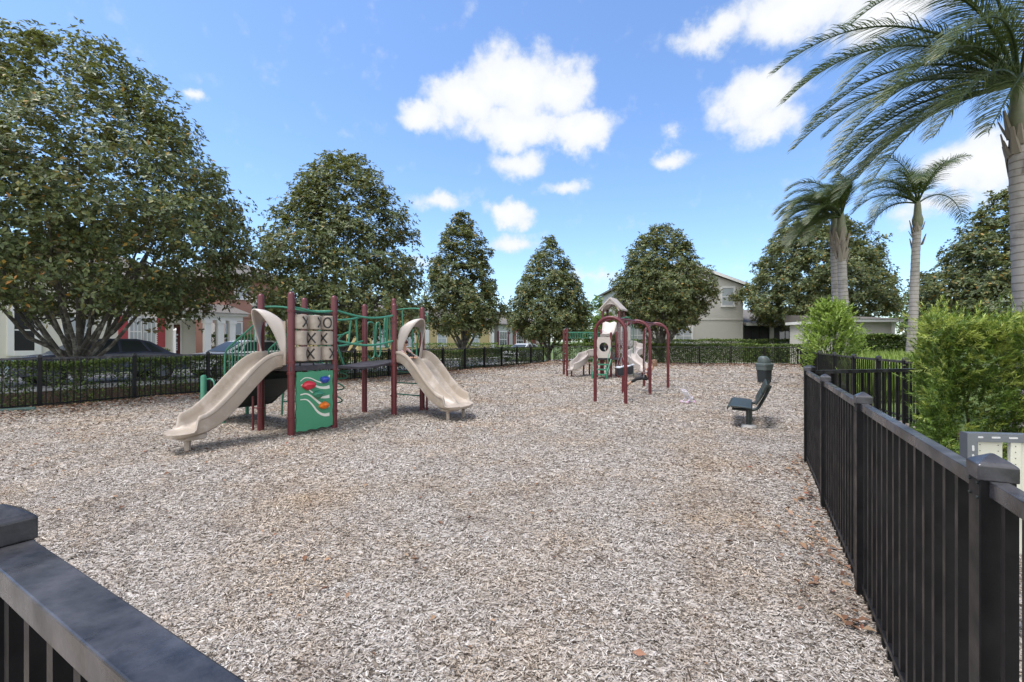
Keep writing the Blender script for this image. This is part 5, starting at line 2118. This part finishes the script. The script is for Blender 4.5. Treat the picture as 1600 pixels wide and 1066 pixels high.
def bench():
    rz = math.atan2(UD[1], UD[0])
    root = thing('park_bench', 'small dark green metal bench with tilted backrest on two posts, facing left', 'bench', (4.40, 8.32, 0), rz)
    # local: x along the bench (away from the camera), +y towards the facing side
    x0, x1 = -.18, 1.22

    def sheet(prof, th, name, slots=True):
        m = MB()
        n = len(prof)
        rings = []
        for x in (x0, x1):
            ring = [Vector((x, a, b)) for a, b in prof]
            back = []
            for i, (a, b) in enumerate(prof):
                p, q = Vector(prof[max(i - 1, 0)]), Vector(prof[min(i + 1, n - 1)])
                t = (q - p).normalized()
                back.append(Vector((x, a - t.y * th * -1, b - t.x * th)))
            rings.append(ring + back[::-1])
        m.loft(rings)
        return m
    seat = sheet([(.40, .345), (.395, .385), (.36, .40), (.2, .388), (.02, .372)], .022, 'seat')
    seat.build('seat', BENCH, root, bevel=.006)
    bk = MB()
    d = Vector((0, -.42, .90)).normalized()
    nrm_ = Vector((0, d.z, -d.y))
    for (a, b) in ((.03, .235), (.265, .44)):
        p0 = Vector((0, -.055, .42))
        A_, B_ = p0 + d * a, p0 + d * b
        rings = []
        for x in (x0, x1):
            xv = Vector((x, 0, 0))
            rings.append([A_ + xv, B_ + xv, B_ + xv + nrm_ * .03, A_ + xv + nrm_ * .03])
        bk.loft(rings)
    bk.build('backrest', BENCH, root, bevel=.008)
    for x in (.0, 1.02):
        MB().tube([(x, .06, -.3), (x, .06, .35)], .048, 12).build('leg', BENCH, root, smooth=True)
        m = MB()
        pts = smooth_path([(x, .34, .345), (x, .1, .335), (x, -.06, .36), (x, -.13, .46), (x, -.20, .60), (x, -.285, .80)], 18)
        m.tube(pts, .027, 8)
        m.build('bracket', BENCH, root, smooth=True)
    MB().lathe([(.001, 0), (.13, 0), (.12, .035), (.05, .05), (.001, .05)], (.0, .06, .02), 14).build('footing', CONCRETE, root)


bench()


def litter_bin():
    x, y = gp(1200, 600)
    root = thing('litter_bin', 'dark litter bin with a grey domed lid standing near the back hedge', 'bin', (x, y + .25, 0), R(20))

    def ring(w, z, k=4.5, n=28):
        out = []
        for i in range(n):
            a = 2 * math.pi * i / n
            c, s = math.cos(a), math.sin(a)
            f = (abs(c) ** k + abs(s) ** k) ** (-1 / k)
            out.append(Vector((w * c * f, w * s * f, z)))
        return out
    MB().loft([ring(0.181, .0), ring(0.189, .03), ring(0.219, .62), ring(0.223, .64), ring(0.208, .645)]).build('body', BIN_DK, root, smooth=True)
    MB().loft([ring(0.222, .50), ring(0.235, .505), ring(0.243, .66), ring(0.254, .665), ring(0.258, .73), ring(0.231, .755), ring(0.219, .755)]).build('collar', BIN_LID, root, smooth=True)
    # dome, open towards the right
    m = MB()
    rings = []
    for t in np.linspace(0, 1, 9):
        w = .20 * math.cos(t * math.pi / 2) ** .6 if t < 1 else .02
        z = .75 + .285 * math.sin(t * math.pi / 2)
        rings.append([v + Vector((-.07 * t, 0, 0)) for v in ring(max(w, .02), z, 3)])
    m.loft(rings)
    m.build('lid', BIN_LID, root, smooth=True)
    m = MB()
    m.box((.15, 0, .87), (.10, .22, .13), M=Matrix.Rotation(R(-28), 3, 'Y'))
    m.build('opening', SCREEN, root, bevel=.02)


litter_bin()


def toy():
    x, y = gp(1074, 632)
    root = thing('toy_pushchair', 'small white and lilac toy with pink feet left on the wood chips by the swings', 'toy', (x, y, .03), R(25))
    root.scale = (.85, .85, .85)
    lil = mat('lilac_plastic', (.62, .56, .68), .5)
    pink = mat('pink_plastic', (.72, .48, .62), .5)
    wh = mat('white_fabric', (.78, .78, .80), .8)
    m = MB()
    m.loft([[Vector((-.12 + .17 * t, -.12, .36 - .20 * t - .03 * math.sin(math.pi * t))), Vector((-.12 + .17 * t, .12, .36 - .20 * t - .03 * math.sin(math.pi * t))),
             Vector((-.11 + .17 * t, .12, .37 - .20 * t - .03 * math.sin(math.pi * t))), Vector((-.11 + .17 * t, -.12, .37 - .20 * t - .03 * math.sin(math.pi * t)))] for t in np.linspace(0, 1, 8)])
    m.span(.04, .16, -.08, .08, .145, .165)
    m.build('seat', wh, root)
    m = MB()
    for s in (-1, 1):
        yy = s * .10
        m.tube([(-.15, yy, .40), (.04, yy, .19), (.17, yy, .04)], .009, 7)
        m.tube([(.13, yy, .20), (0, yy, .14), (-.11, yy, .04)], .009, 7)
    m.tube([(-.15, -.10, .40), (-.17, 0, .42), (-.15, .10, .40)], .010, 7)
    m.tube([(.17, -.1, .04), (.17, .1, .04)], .008, 7)
    m.tube([(-.11, -.1, .04), (-.11, .1, .04)], .008, 7)
    m.build('frame', lil, root, smooth=True)
    for xx in (.17, -.11):
        for s in (-1, 1):
            w = MB()
            w.tube([(xx, s * .10, .042), (xx, s * .125, .042)], .040, 14)
            w.build('wheel', pink, root, smooth=True)


toy()


def border_beam():
    root = MB()
    a, b = Vector((-10.42, 9.95, .11)), Vector((-11.9, 8.55, .11))
    root.tube([a, b], .062, 14)
    o = root.build('edging_beam', BEAM, None, smooth=True, bevel=.01)
    tag(o, 'dark green round beam lying on the chips at the foot of the left fence', 'beam')


BEAM = mat('dark_green_beam', (.018, .055, .045), .45, var=.25, scale=8, col2=(.05, .10, .085), c2scale=4)
border_beam()


def panel_rack():
    px0, Y = 1512, 2.30
    x0 = at(px0, Y)
    root = thing('steel_rack', 'galvanised slotted steel frame holding cream panels, just outside the right fence', 'rack', (x0, Y, 0), R(-9))
    cream = mat('cream_panel', (.60, .60, .50), .55, var=.05, scale=4)
    zt = 1.135
    L = 1.05
    t = .004

    def angle_rail(xa, xb, z, name):
        m = MB()
        m.span(xa, xb, -.002, .002, z - .042, z)
        m.span(xa, xb, .002, .042, z - t, z)
        o = m.build(name, STEEL, root)
        s = MB()
        k = int((xb - xa) / .075)
        for i in range(k):
            x = xa + .05 + i * .075
            w, h = .015, .0045
            pts = []
            for q in range(12):
                a = 2 * math.pi * q / 12
                pts.append((x + (w if math.cos(a) > 0 else -w) + h * math.cos(a), -.0035, z - .019 + h * math.sin(a)))
            s.extrude(pts, (0, .001, 0))
        s.build('slots', SLOT, o)
        return o
    angle_rail(-.003, L, zt, 'top_rail')
    angle_rail(.05, L, .80, 'middle_rail')
    for x in (0, L):
        m = MB()
        m.span(x - .002, x + .043, -.004, -.0015, -.1, zt - .002)
        m.span(x - .004, x - .0005, -.004, .045, -.1, zt)
        o = m.build('leg', STEEL, root)
        s = MB()
        for i in range(9):
            z = zt - .075 - .045 * i
            pts = []
            for q in range(12):
                a = 2 * math.pi * q / 12
                pts.append((x + .021 + .0055 * math.cos(a), -.0052, z + (.009 if math.sin(a) > 0 else -.009) + .0055 * math.sin(a)))
            s.extrude(pts, (0, .001, 0))
        s.build('slots', SLOT, o)
    for i, (xa, xb, y0_) in enumerate(((.045, .165, .015), (.19, .50, .012), (.53, .85, .014), (.87, 1.03, .015))):
        m = MB()
        m.span(xa, xb, y0_, y0_ + .012, .79, zt - .035)
        if i:
            m.span(xa, xa + .045, y0_ - .010, y0_, .79, zt - .037)
        o = m.build('panel', cream, root, bevel=.003)
        s = MB()
        for xx in (xa + .02, xb - .02):
            for k in range(6):
                z = zt - .06 - k * .03
                yy = y0_ - (.0115 if (i and xx < xa + .045) else .0015)
                s.tube([(xx, yy, z), (xx, yy + .002, z)], .0022, 8)
        s.build('holes', SCREEN, o)
    # lower box and fittings behind the fence
    m = MB()
    m.span(.06, 1.0, .03, .25, .52, .74)
    m.build('box', cream, root, bevel=.01)


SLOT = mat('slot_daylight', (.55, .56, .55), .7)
panel_rack()

# ------------------------------------------------------------------ houses along the street
HZ = math.atan2(LD[1], LD[0])


def on_line(px, off):
    """point at sideways distance off from the street fence that is seen at photo column px"""
    q = (px - 800) / FPX
    p = LF0 + LN * off
    s = (q * p[1] - p[0]) / (LD[0] - q * LD[1])
    return p + LD * s, s


def window_part(root, x, z0, z1, w, frame_m, pane_m, y=0.0, bars=(1, 1), shutters=None, trim=.09):
    """window in a facade facing local -y"""
    f = MB()
    d = .06
    f.span(x - w / 2 - trim, x - w / 2, y - d, y + .02, z0 - trim, z1 + trim)
    f.span(x + w / 2, x + w / 2 + trim, y - d, y + .02, z0 - trim, z1 + trim)
    f.span(x - w / 2, x + w / 2, y - d, y + .02, z1, z1 + trim)
    f.span(x - w / 2, x + w / 2, y - d - .02, y + .02, z0 - trim, z0)
    zc = (z0 + z1) / 2
    f.span(x - w / 2, x + w / 2, y - .035, y + .01, zc - .03, zc + .03)
    for i in range(bars[0]):
        xx = x - w / 2 + w * (i + 1) / (bars[0] + 1)
        f.span(xx - .018, xx + .018, y - .032, y + .008, z0, zc - .031)
        f.span(xx - .018, xx + .018, y - .032, y + .008, zc + .031, z1)
    o = f.build('window', frame_m, root)
    p = MB()
    p.span(x - w / 2 + .001, x + w / 2 - .001, y - .018, y - .012, z0 + .001, z1 - .001)
    p.build('pane', pane_m, o)
    if shutters:
        for s in (-1, 1):
            m = MB()
            sw = .42
            xc = x + s * (w / 2 + trim + .02 + sw / 2)
            m.span(xc - sw / 2, xc + sw / 2, y - .05, y - .004, z0 - trim, z1 + trim)
            for k in range(12):
                zz = z0 + (z1 - z0) * (k + .5) / 12
                m.span(xc - sw / 2 + .05, xc + sw / 2 - .05, y - .065, y - .051, zz - .03, zz + .03)
            m.build('shutter', shutters, root)
    return o


def house_box(name, label, p, rz, L, D, h, wall, roof='hip', rise=1.8, roof_m=None, over=.45, trim=None, group=None, zb=None):
    root = thing(name, label, 'house', (p[0], p[1], (street_z(p) - .06 if zb is None else zb)), rz, group)
    MB().span(0, L, 0, D, -.3, h).build('wall', wall, root)
    r = MB()
    o = over
    z = h
    t = .14
    if roof == 'hip':
        i = min(D, L) / 2 + o - .02
        a, b = (-o + i, D / 2), (L + o - i, D / 2)
        vs = [(-o, -o, z), (L + o, -o, z), (L + o, D + o, z), (-o, D + o, z), (a[0], a[1], z + rise), (b[0], b[1], z + rise),
              (-o, -o, z - t), (L + o, -o, z - t), (L + o, D + o, z - t), (-o, D + o, z - t)]
        r.add(vs, [(0, 1, 5, 4), (1, 2, 5), (2, 3, 4, 5), (3, 0, 4), (6, 9, 8, 7), (0, 6, 7, 1), (1, 7, 8, 2), (2, 8, 9, 3), (3, 9, 6, 0)])
        r.build('roof', roof_m or ROOF, root)
    elif roof == 'gable_x':      # gable end seen from the front, ridge running away
        vs = [(-o, -o, z - .05), (L / 2, -o, z + rise), (L + o, -o, z - .05), (-o, D + o, z - .05), (L / 2, D + o, z + rise), (L + o, D + o, z - .05)]
        th = Vector((0, 0, .16))
        for (a, b) in ((0, 1), (1, 2)):
            A_, B_, C_, D_ = [Vector(vs[q]) for q in (a, b, b + 3, a + 3)]
            r.loft([[A_, B_, B_ + th, A_ + th], [D_, C_, C_ + th, D_ + th]])
        ro = r.build('roof', roof_m or ROOF, root)
        g = MB()
        g.extrude([(.0, .0, z - .001), (L, .0, z - .001), (L / 2, .0, z - .001 + rise * L / (L + 2 * o))], (0, D, 0))
        g.build('gable', wall, root)
        fm = MB()
        for (a, b) in ((0, 1), (1, 2)):
            A_, B_ = Vector(vs[a]), Vector(vs[b])
            off = Vector((0, -.03, -.10))
            fm.loft([[A_ + off, A_ + off + Vector((0, 0, .24)), A_ + Vector((0, -.003, .14)), A_ + Vector((0, -.003, -.10))],
                     [B_ + off, B_ + off + Vector((0, 0, .24)), B_ + Vector((0, -.003, .14)), B_ + Vector((0, -.003, -.10))]])
        fm.build('fascia', trim or WHITE, root)
    return root


W_BEIGE = mat('beige_stucco', (.50, .45, .37), .9, var=.06, scale=3, bump=.2, bscale=50)
W_PALE = mat('pale_siding', (.66, .63, .55), .9, var=.05, scale=3)
W_PINK = mat('terracotta_stucco', (.36, .19, .145), .9, var=.08, scale=2, bump=.2)
W_YELLOW = mat('pale_yellow_stucco', (.56, .44, .22), .9, var=.07, scale=2)
W_GREY = mat('grey_siding', (.42, .42, .40), .9, var=.05)
W_BRICK = mat('red_brick', (.25, .105, .08), .9, var=.3, scale=30)
W_GREIGE = mat('greige_stucco', (.54, .52, .475), .9, var=.05, scale=2.5, bump=.2, bscale=40)
DOOR_RED = mat('dark_red_door', (.10, .016, .018), .5)
SHUT_RED = mat('red_shutter', (.42, .07, .08), .55)
SHUT_MAROON = mat('maroon_shutter', (.11, .025, .035), .6)


def street_houses():
    off = 14.6
    # 1: beige house with red shutters and a white porch
    p, s0 = on_line(175, off)
    pe, s1 = on_line(288, off)
    L = s1 - s0
    pl, sl = on_line(-40, off)

    def X(px):
        return on_line(px, off)[1] - sl
    root = house_box('house', 'beige house with red shutters and a white columned porch, half hidden by the huge magnolia', pl, HZ, X(306), 9, 4.6, W_PALE, 'hip', 2.3)
    for px in (213, 241):
        pass
    x = (X(205) + X(238)) / 2
    wn = X(240) - X(203)
    window_part(root, X(212), 1.1, 2.55, X(221) - X(203), WHITE, GLASS_BLIND, bars=(2, 1))
    window_part(root, X(233), 1.1, 2.55, X(243) - X(224), WHITE, GLASS_BLIND, bars=(2, 1))
    for px in (193, 250):
        m = MB()
        xc = X(px)
        m.span(xc - .22, xc + .22, -.05, -.004, 1.0, 2.65)
        for k in range(14):
            zz = 1.1 + 1.5 * (k + .5) / 14
            m.span(xc - .17, xc + .17, -.065, -.051, zz - .035, zz + .035)
        m.build('shutter', SHUT_RED, root)
    # dark screened opening at the far left with white trim
    window_part(root, X(38), .9, 2.75, X(54) - X(22), WHITE, SCREEN, bars=(0, 0), trim=.22)
    window_part(root, X(120), 1.0, 2.5, .9, WHITE, GLASS_BLIND, bars=(1, 1))
    d = MB().span(X(271), X(281), -.04, -.003, .1, 2.25).build('door', DOOR_RED, root)
    MB().lathe([(.001, -.03), (.03, -.02), (.03, .02), (.001, .03)], (X(272.5), -.07, 1.15), 8).build('handle', STEEL, d)
    m = MB()
    m.span(X(270) - .03, X(271) - .005, -.06, -.002, .1, 2.35)
    m.span(X(281) + .005, X(282) + .03, -.06, -.002, .1, 2.35)
    m.span(X(270) - .03, X(282) + .03, -.06, -.002, 2.36, 2.46)
    m.build('door_frame', WHITE, root)
    # porch
    xa, xb = X(268), X(345)
    m = MB()
    m.span(xa - .4, xb + .5, -2.1, .3, 2.78, 2.92)
    m.span(xa - .2, xb + .3, -1.9, -1.7, 2.50, 2.779)
    m.span(xb - .0, xb + .2, -1.7, .2, 2.50, 2.779)
    m.build('porch_beam', WHITE, root)
    r = MB()
    r.extrude([(xa - .5, -2.25, 2.921), (xa - .5, .3, 2.921), (xa - .5, .3, 3.55)], (xb - xa + 1.1, 0, 0))
    r.build('porch_roof', ROOF, root)
    for xx in (X(299), X(319), X(337)):
        mm = MB()
        mm.span(xx - .15, xx + .15, -1.95, -1.65, .0, 2.5)
        mm.span(xx - .20, xx + .20, -2.0, -1.6, 2.32, 2.499)
        mm.span(xx - .20, xx + .20, -2.0, -1.6, .0, .2)
        mm.build('porch_column', WHITE, root)
    MB().span(xa - .3, xb + .3, -2.05, -.01, -.2, .1).build('porch_floor', CONCRETE, root)
    # 2: terracotta house
    pl2, sl2 = on_line(352, off + 1)

    def X2(px):
        return on_line(px, off + 1)[1] - sl2
    root = house_box('house', 'tall terracotta pink house beyond the porch with white framed windows', pl2, HZ, X2(452), 9, 5.6, W_PINK, 'hip', 1.9)
    # side wall towards the camera with a window
    window_part(root, X2(378), 4.2, 5.1, .8, WHITE, GLASS_BLIND)
    window_part(root, X2(365), 1.1, 2.6, .9, WHITE, GLASS_BLIND)
    window_part(root, X2(430), 1.1, 2.6, 1.2, WHITE, GLASS)
    MB().span(.0, X2(452), -.05, .0, 2.95, 3.12).build('band', W_PINK, root)
    sw = MB()
    sw.span(-.05, -.003, 1.2, 2.4, 1.1, 2.6)
    sw.build('side_window', WHITE, root)
    # 3: yellow house
    pl3, sl3 = on_line(560, off + 1)

    def X3(px):
        return on_line(px, off + 1)[1] - sl3
    root = house_box('house', 'pale yellow house seen through the crowns above the street hedge', pl3, HZ, X3(771), 9, 3.9, W_YELLOW, 'hip', 1.6)
    for px in (592, 640, 690, 742):
        window_part(root, X3(px), 1.1, 2.6, 1.3, WHITE, GLASS_BLIND, bars=(1, 1))
    for px in (662, 765):
        mm = MB().span(X3(px) - .22, X3(px) + .22, -.5, -.06, -.1, 3.2).build('porch_column', WHITE, root)
    # 4: grey house with maroon shutters
    pl4, sl4 = on_line(779, off + 1)

    def X4(px):
        return on_line(px, off + 1)[1] - sl4
    root = house_box('house', 'pale grey house with maroon shutters beside the brick house', pl4, HZ, X4(801), 9, 3.9, W_GREY, 'hip', 1.6)
    window_part(root, X4(786), 1.1, 2.9, 1.6, WHITE, GLASS, bars=(2, 1), shutters=SHUT_MAROON)
    pl5, sl5 = on_line(802, off + 1.3)

    def X5(px):
        return on_line(px, off + 1.3)[1] - sl5
    root = house_box('house', 'red brick house with pale trim and a dark doorway near the far street corner', pl5, HZ, X5(852), 9, 4.4, W_BRICK, 'hip', 1.7)
    window_part(root, X5(812), 1.1, 2.8, 1.7, WHITE, GLASS, bars=(2, 1))
    mm = MB().span(X5(824) - .6, X5(824) + .6, -.04, -.003, 0, 2.5).build('door', SHUT_MAROON, root)
    for px in (818, 834, 846):
        MB().span(X5(px) - .25, X5(px) + .25, -1.0, -.5, -.1, 3.1).build('porch_column', WHITE, root)
    MB().span(X5(816), X5(848), -1.1, -.4, 3.101, 3.4).build('porch_beam', WHITE, root)
    # foundation hedges
    for (a, b, o, h, lab, seed) in ((164, 260, off - 1.2, .9, 'low clipped hedge under the windows with red shutters', 51),
                                    (330, 455, off - .9, 1.75, 'tall clipped hedge in front of the terracotta house', 52),
                                    (648, 775, off - 1.5, 1.35, 'clipped hedge in front of the yellow house', 53),
                                    (778, 850, off - 1.2, 1.2, 'clipped hedge in front of the grey and brick houses', 54)):
        pa, pb = on_line(a, o)[0], on_line(b, o)[0]
        hedge('hedge', lab, pa, pb, .8, h, 5200, .13, seed, stems=False, z0=street_z(pa) - .06)


street_houses()


def back_houses():
    Y = 38.0
    x0, x1 = at(975, Y), at(1161, Y)
    L = x1 - x0
    # broad gable house facing the playground
    root = house_box('house', 'greige two storey gable house with screened porches behind the back hedge', (x0, Y), 0, L, 11, 6.35, W_GREIGE, 'gable_x', 1.85, over=.35, zb=-.08)
    window_part(root, at(1137, Y) - x0, 4.65, 6.1, .95, WHITE, GLASS_BLIND, bars=(0, 0), trim=.14)
    window_part(root, at(1068, Y) - x0, 1.45, 2.75, 1.3, WHITE, GLASS_BLIND, bars=(1, 1), trim=.14)
    window_part(root, at(996, Y) - x0, 1.45, 2.85, 1.2, WHITE, GLASS_BLIND, bars=(1, 1), trim=.14)
    MB().span(.0, L, -.03, -.001, 3.42, 3.52).build('band', W_GREIGE, root)
    # screened porches to the right
    xr = at(1262, Y)
    xs = [L + .02, at(1204, Y) - x0, xr - x0]
    MB().span(L + .01, xr - x0 + .3, 1.4, 9, -.3, 3.3).build('porch_wall', W_GREIGE, root)
    r = MB()
    r.extrude([(L + .02, -.5, 2.98), (L + .02, 8, 4.7), (L + .02, 8, 4.85), (L + .02, -.5, 3.14)], (xr - x0 - L + .8, 0, 0))
    r.build('porch_roof', ROOF, root)
    MB().span(L + .02, xr - x0 + .5, -.53, -.51, 2.95, 3.18).build('porch_fascia', WHITE, root)
    for px0, px1 in ((1163, 1201), (1209, 1262)):
        a, b = at(px0, Y) - x0, at(px1, Y) - x0
        f = MB()
        f.span(a, b, .0, .03, .0, 2.95)
        o = f.build('porch_screen', SCREEN, root)
        m = MB()
        for q in np.linspace(a, b, 4):
            m.span(q - .03, q + .03, -.04, -.002, .0, 2.95)
        m.span(a, b, -.045, -.041, 1.05, 1.12)
        m.build('screen_frame', STAIR_BLACK, o)
        if px0 > 1200:
            g = MB()
            q0 = at(1218, Y) - x0
            for k in range(3):
                g.span(q0 + k * .9, q0 + k * .9 + .8, -.02, -.004, 1.25, 2.5)
            g.build('pane', GLASS, o)
    for px in (1205, 1265):
        q = at(px, Y) - x0
        MB().span(q - .17, q + .17, -.1, .2, -.2, 2.95).build('porch_post', W_GREIGE, root)
    # low house to the right
    Y = 26.5
    xa, xb = at(1316, Y), at(1396, Y)
    root = thing('house', 'low greige flat-roofed outbuilding behind the dark hedge, between two palm trunks', 'house', (xa, Y, -.1))
    L = xb - xa
    MB().span(0, L, 0, 5, -.2, 2.80).build('wall', W_GREIGE, root)
    m = MB()
    m.span(-.2, L + .28, -.35, 5.2, 2.801, 2.98)
    m.build('fascia', WHITE, root)
    m = MB()
    m.extrude([(-.2, -.4, 2.981), (-.2, 5.3, 3.5), (-.2, 5.3, 2.981)], (L + .5, 0, 0))
    m.build('roof', ROOF, root)
    m = MB()
    m.span(L - .12, L + .02, -.09, -.002, -.2, 2.80)
    m.build('downpipe', WHITE, root)
    o = MB()
    o.span(0, 3.6, -.05, .05, 1.62, 1.80)
    for k in range(13):
        o.span(.0 + k * .29, .12 + k * .29, -.03, .03, .2, 1.619)
    f = o.build('garden_fence', WHITE, None)
    f.location = (at(1399, 31), 31, -.1)
    tag(f, 'short white board fence beside the low outbuilding', 'fence')


back_houses()

# ------------------------------------------------------------------ cars, lamp, sign


def car(label, p, rz, paint, glass):
    root = thing('parked_car', label, 'car', (p[0], p[1], street_z(p) - .086), rz, 'cars parked along the street')
    # profile along x (length 4.6), body lofted across y
    L, Wd = 4.6, 1.78
    lower = [(-2.30, .42), (-2.28, .72), (-2.20, .86), (-1.75, .96), (-.95, 1.02), (.2, 1.0), (1.1, .97), (1.95, .88), (2.22, .74), (2.30, .55), (2.28, .34), (-2.25, .34)]
    sect = [(-.89, .30, .93), (-.86, 0, 1.0), (.86, 0, 1.0), (.89, .30, .93)]
    m = MB()
    rings = []
    for (y, dz, f) in [(-.89, .0, .955), (-.84, .0, .99), (-.5, .012, 1.0), (.5, .012, 1.0), (.84, .0, .99), (.89, .0, .955)]:
        ring = []
        for (x, z) in lower:
            zz = z
            if abs(y) > .85:
                zz = .34 + (z - .34) * .93
            ring.append(Vector((x * f, y, zz + (dz if z > .8 else 0))))
        rings.append(ring)
    m.loft(rings)
    m.build('body', paint, root, smooth=True)
    # cabin
    cab = [(-1.75, .95), (-1.15, 1.36), (-.75, 1.45), (.10, 1.46), (.45, 1.40), (1.25, .95)]
    m = MB()
    rings = []
    for (y, k) in ((-.80, 0), (-.62, 1), (.62, 1), (.80, 0)):
        ring = []
        for (x, z) in cab:
            yy = y
            top = (z - .95) / .5
            ring.append(Vector((x, (abs(y) - (.18 * top if k == 0 else 0)) * (1 if y > 0 else -1), z - (.02 if k == 0 and z > 1.3 else 0))))
        rings.append(ring)
    m.loft(rings)
    m.build('cabin', paint, root, smooth=True)
    g = MB()
    for s in (-1, 1):
        q = [(-1.50, .99), (-1.08, 1.31), (-.74, 1.385), (.08, 1.395), (.38, 1.345), (1.02, .99)]
        pts = []
        for (x, z) in q:
            top = (z - .95) / .5
            pts.append(Vector((x, s * (.80 - .18 * top + .006), z)))
        inn = [v - Vector((0, s * .02, 0)) for v in pts]
        g.loft([pts, inn])
    for (xa, za, xb, zb) in ((1.18, 1.0, .50, 1.385), (-1.68, 1.0, -1.18, 1.34)):
        nx = .012 if xa > 0 else -.012
        w0, w1 = .70, .58
        g.loft([[Vector((xa + nx, -w0, za + .01)), Vector((xa + nx, w0, za + .01)), Vector((xb + nx, w1, zb + .012)), Vector((xb + nx, -w1, zb + .012))],
                [Vector((xa - nx, -w0, za - .02)), Vector((xa - nx, w0, za - .02)), Vector((xb - nx, w1, zb - .02)), Vector((xb - nx, -w1, zb - .02))]])
    g.build('windows', glass, root)
    for sd in (-1, 1):
        for xx in (-.28, -1.12, .62):
            x1 = xx + (.25 if xx < -1 else (-.3 if xx > 0 else .02))
            q = MB()
            q.loft([[Vector((xx - .04, sd * .812, .98)), Vector((xx + .04, sd * .812, .98)), Vector((xx + .04, sd * .78, .98)), Vector((xx - .04, sd * .78, .98))],
                    [Vector((x1 - .04, sd * .655, 1.41)), Vector((x1 + .04, sd * .655, 1.41)), Vector((x1 + .04, sd * .62, 1.41)), Vector((x1 - .04, sd * .62, 1.41))]])
            q.build('pillar', paint, root)
    for x in (-1.42, 1.40):
        for s in (-1, 1):
            w = MB()
            w.tube([(x, s * .70, .33), (x, s * .905, .33)], .33, 20)
            o = w.build('wheel', TYRE, root, smooth=True)
            rr = MB()
            rr.tube([(x, s * .90, .33), (x, s * .912, .33)], .21, 16)
            rr.build('rim', STEEL, o, smooth=True)
    for s in (-1, 1):
        h = MB()
        h.box((2.20, s * .62, .70), (.12, .32, .12), s * -.35)
        h.build('headlight', WHITE, root, bevel=.02)
        h = MB()
        h.box((-2.22, s * .66, .78), (.08, .30, .14), s * .3)
        h.build('tail_light', SHUT_RED, root, bevel=.02)
        h = MB()
        h.box((.85, s * .92, 1.0), (.16, .12, .11))
        h.build('wing_mirror', paint, root, bevel=.03)
    h = MB()
    h.span(2.26, 2.302, -.45, .45, .46, .62)
    h.build('grille', SCREEN, root)


PAINT_W = mat('white_car_paint', (.74, .75, .76), .25, var=.02, spec=.6)
PAINT_D = mat('dark_blue_grey_car_paint', (.085, .095, .14), .25, var=.05, spec=.6)
CAR_GLASS = mat('car_glass', (.045, .055, .058), .30, var=.3, scale=.8, spec=.35)
pc, _ = on_line(384, 5.1)
car('white car parked before the porch, seen behind the stair rail of the near play structure', pc, HZ + math.pi, PAINT_W, CAR_GLASS)
pc, _ = on_line(158, 5.1)
car('dark blue-grey car parked behind the huge magnolia and the hedge', pc, HZ + math.pi, PAINT_D, CAR_GLASS)
pc, _ = on_line(818, 5.1)
car('white car far down the street in front of the brick house', pc, HZ + math.pi, PAINT_W, CAR_GLASS)
pc, _ = on_line(45, 5.1)


def street_lamp():
    p, _ = on_line(399, 10.2)
    h = 1.35 + (533 - 484) / FPX * p[1]
    root = thing('street_lamp', 'white globe street lamp on a slim white post, beside the terracotta house', 'street lamp', (p[0], p[1], street_z(p) - .1))
    MB().lathe([(.14, -.1), (.13, .25), (.07, .35), (.055, h - .1), (.09, h - .05), (.09, h + .08)], (0, 0, 0), 12).build('pole', WHITE, root, smooth=True)
    MB().lathe([(.10, h + .081), (.17, h + .16), (.16, h + .26), (.10, h + .30)], (0, 0, 0), 12).build('lamp_holder', STAIR_BLACK, root, smooth=True)
    g = MB().lathe([(.12, h + .301), (.23, h + .42), (.25, h + .56), (.20, h + .72), (.10, h + .82), (.02, h + .86)], (0, 0, 0), 16)
    g.build('globe', WHITE, root, smooth=True)


street_lamp()


def sale_sign():
    p, _ = on_line(273, 12.6)
    root = thing('sign_post', 'white yard sign post with a hanging panel in front of the dark red door', 'sign', (p[0], p[1], street_z(p) - .1), HZ + R(62))
    m = MB()
    m.span(-.055, .055, -.055, .055, -.2, 2.0)
    m.span(.055, 1.0, -.04, .04, 1.74, 1.82)
    m.extrude([(-.07, -.07, 2.0), (.07, -.07, 2.0), (.0, -.07, 2.12)], (0, .14, 0))
    m.build('post', WHITE, root)
    m = MB()
    m.span(.18, .95, -.015, .015, .95, 1.62)
    o = m.build('panel', WHITE, root)
    b = MB()
    b.span(.22, .91, -.02, -.016, 1.40, 1.56)
    for k in range(3):
        b.span(.28, .85, -.02, -.016, 1.02 + .11 * k, 1.07 + .11 * k)
    b.build('dark_print', LETTER, o)


sale_sign()
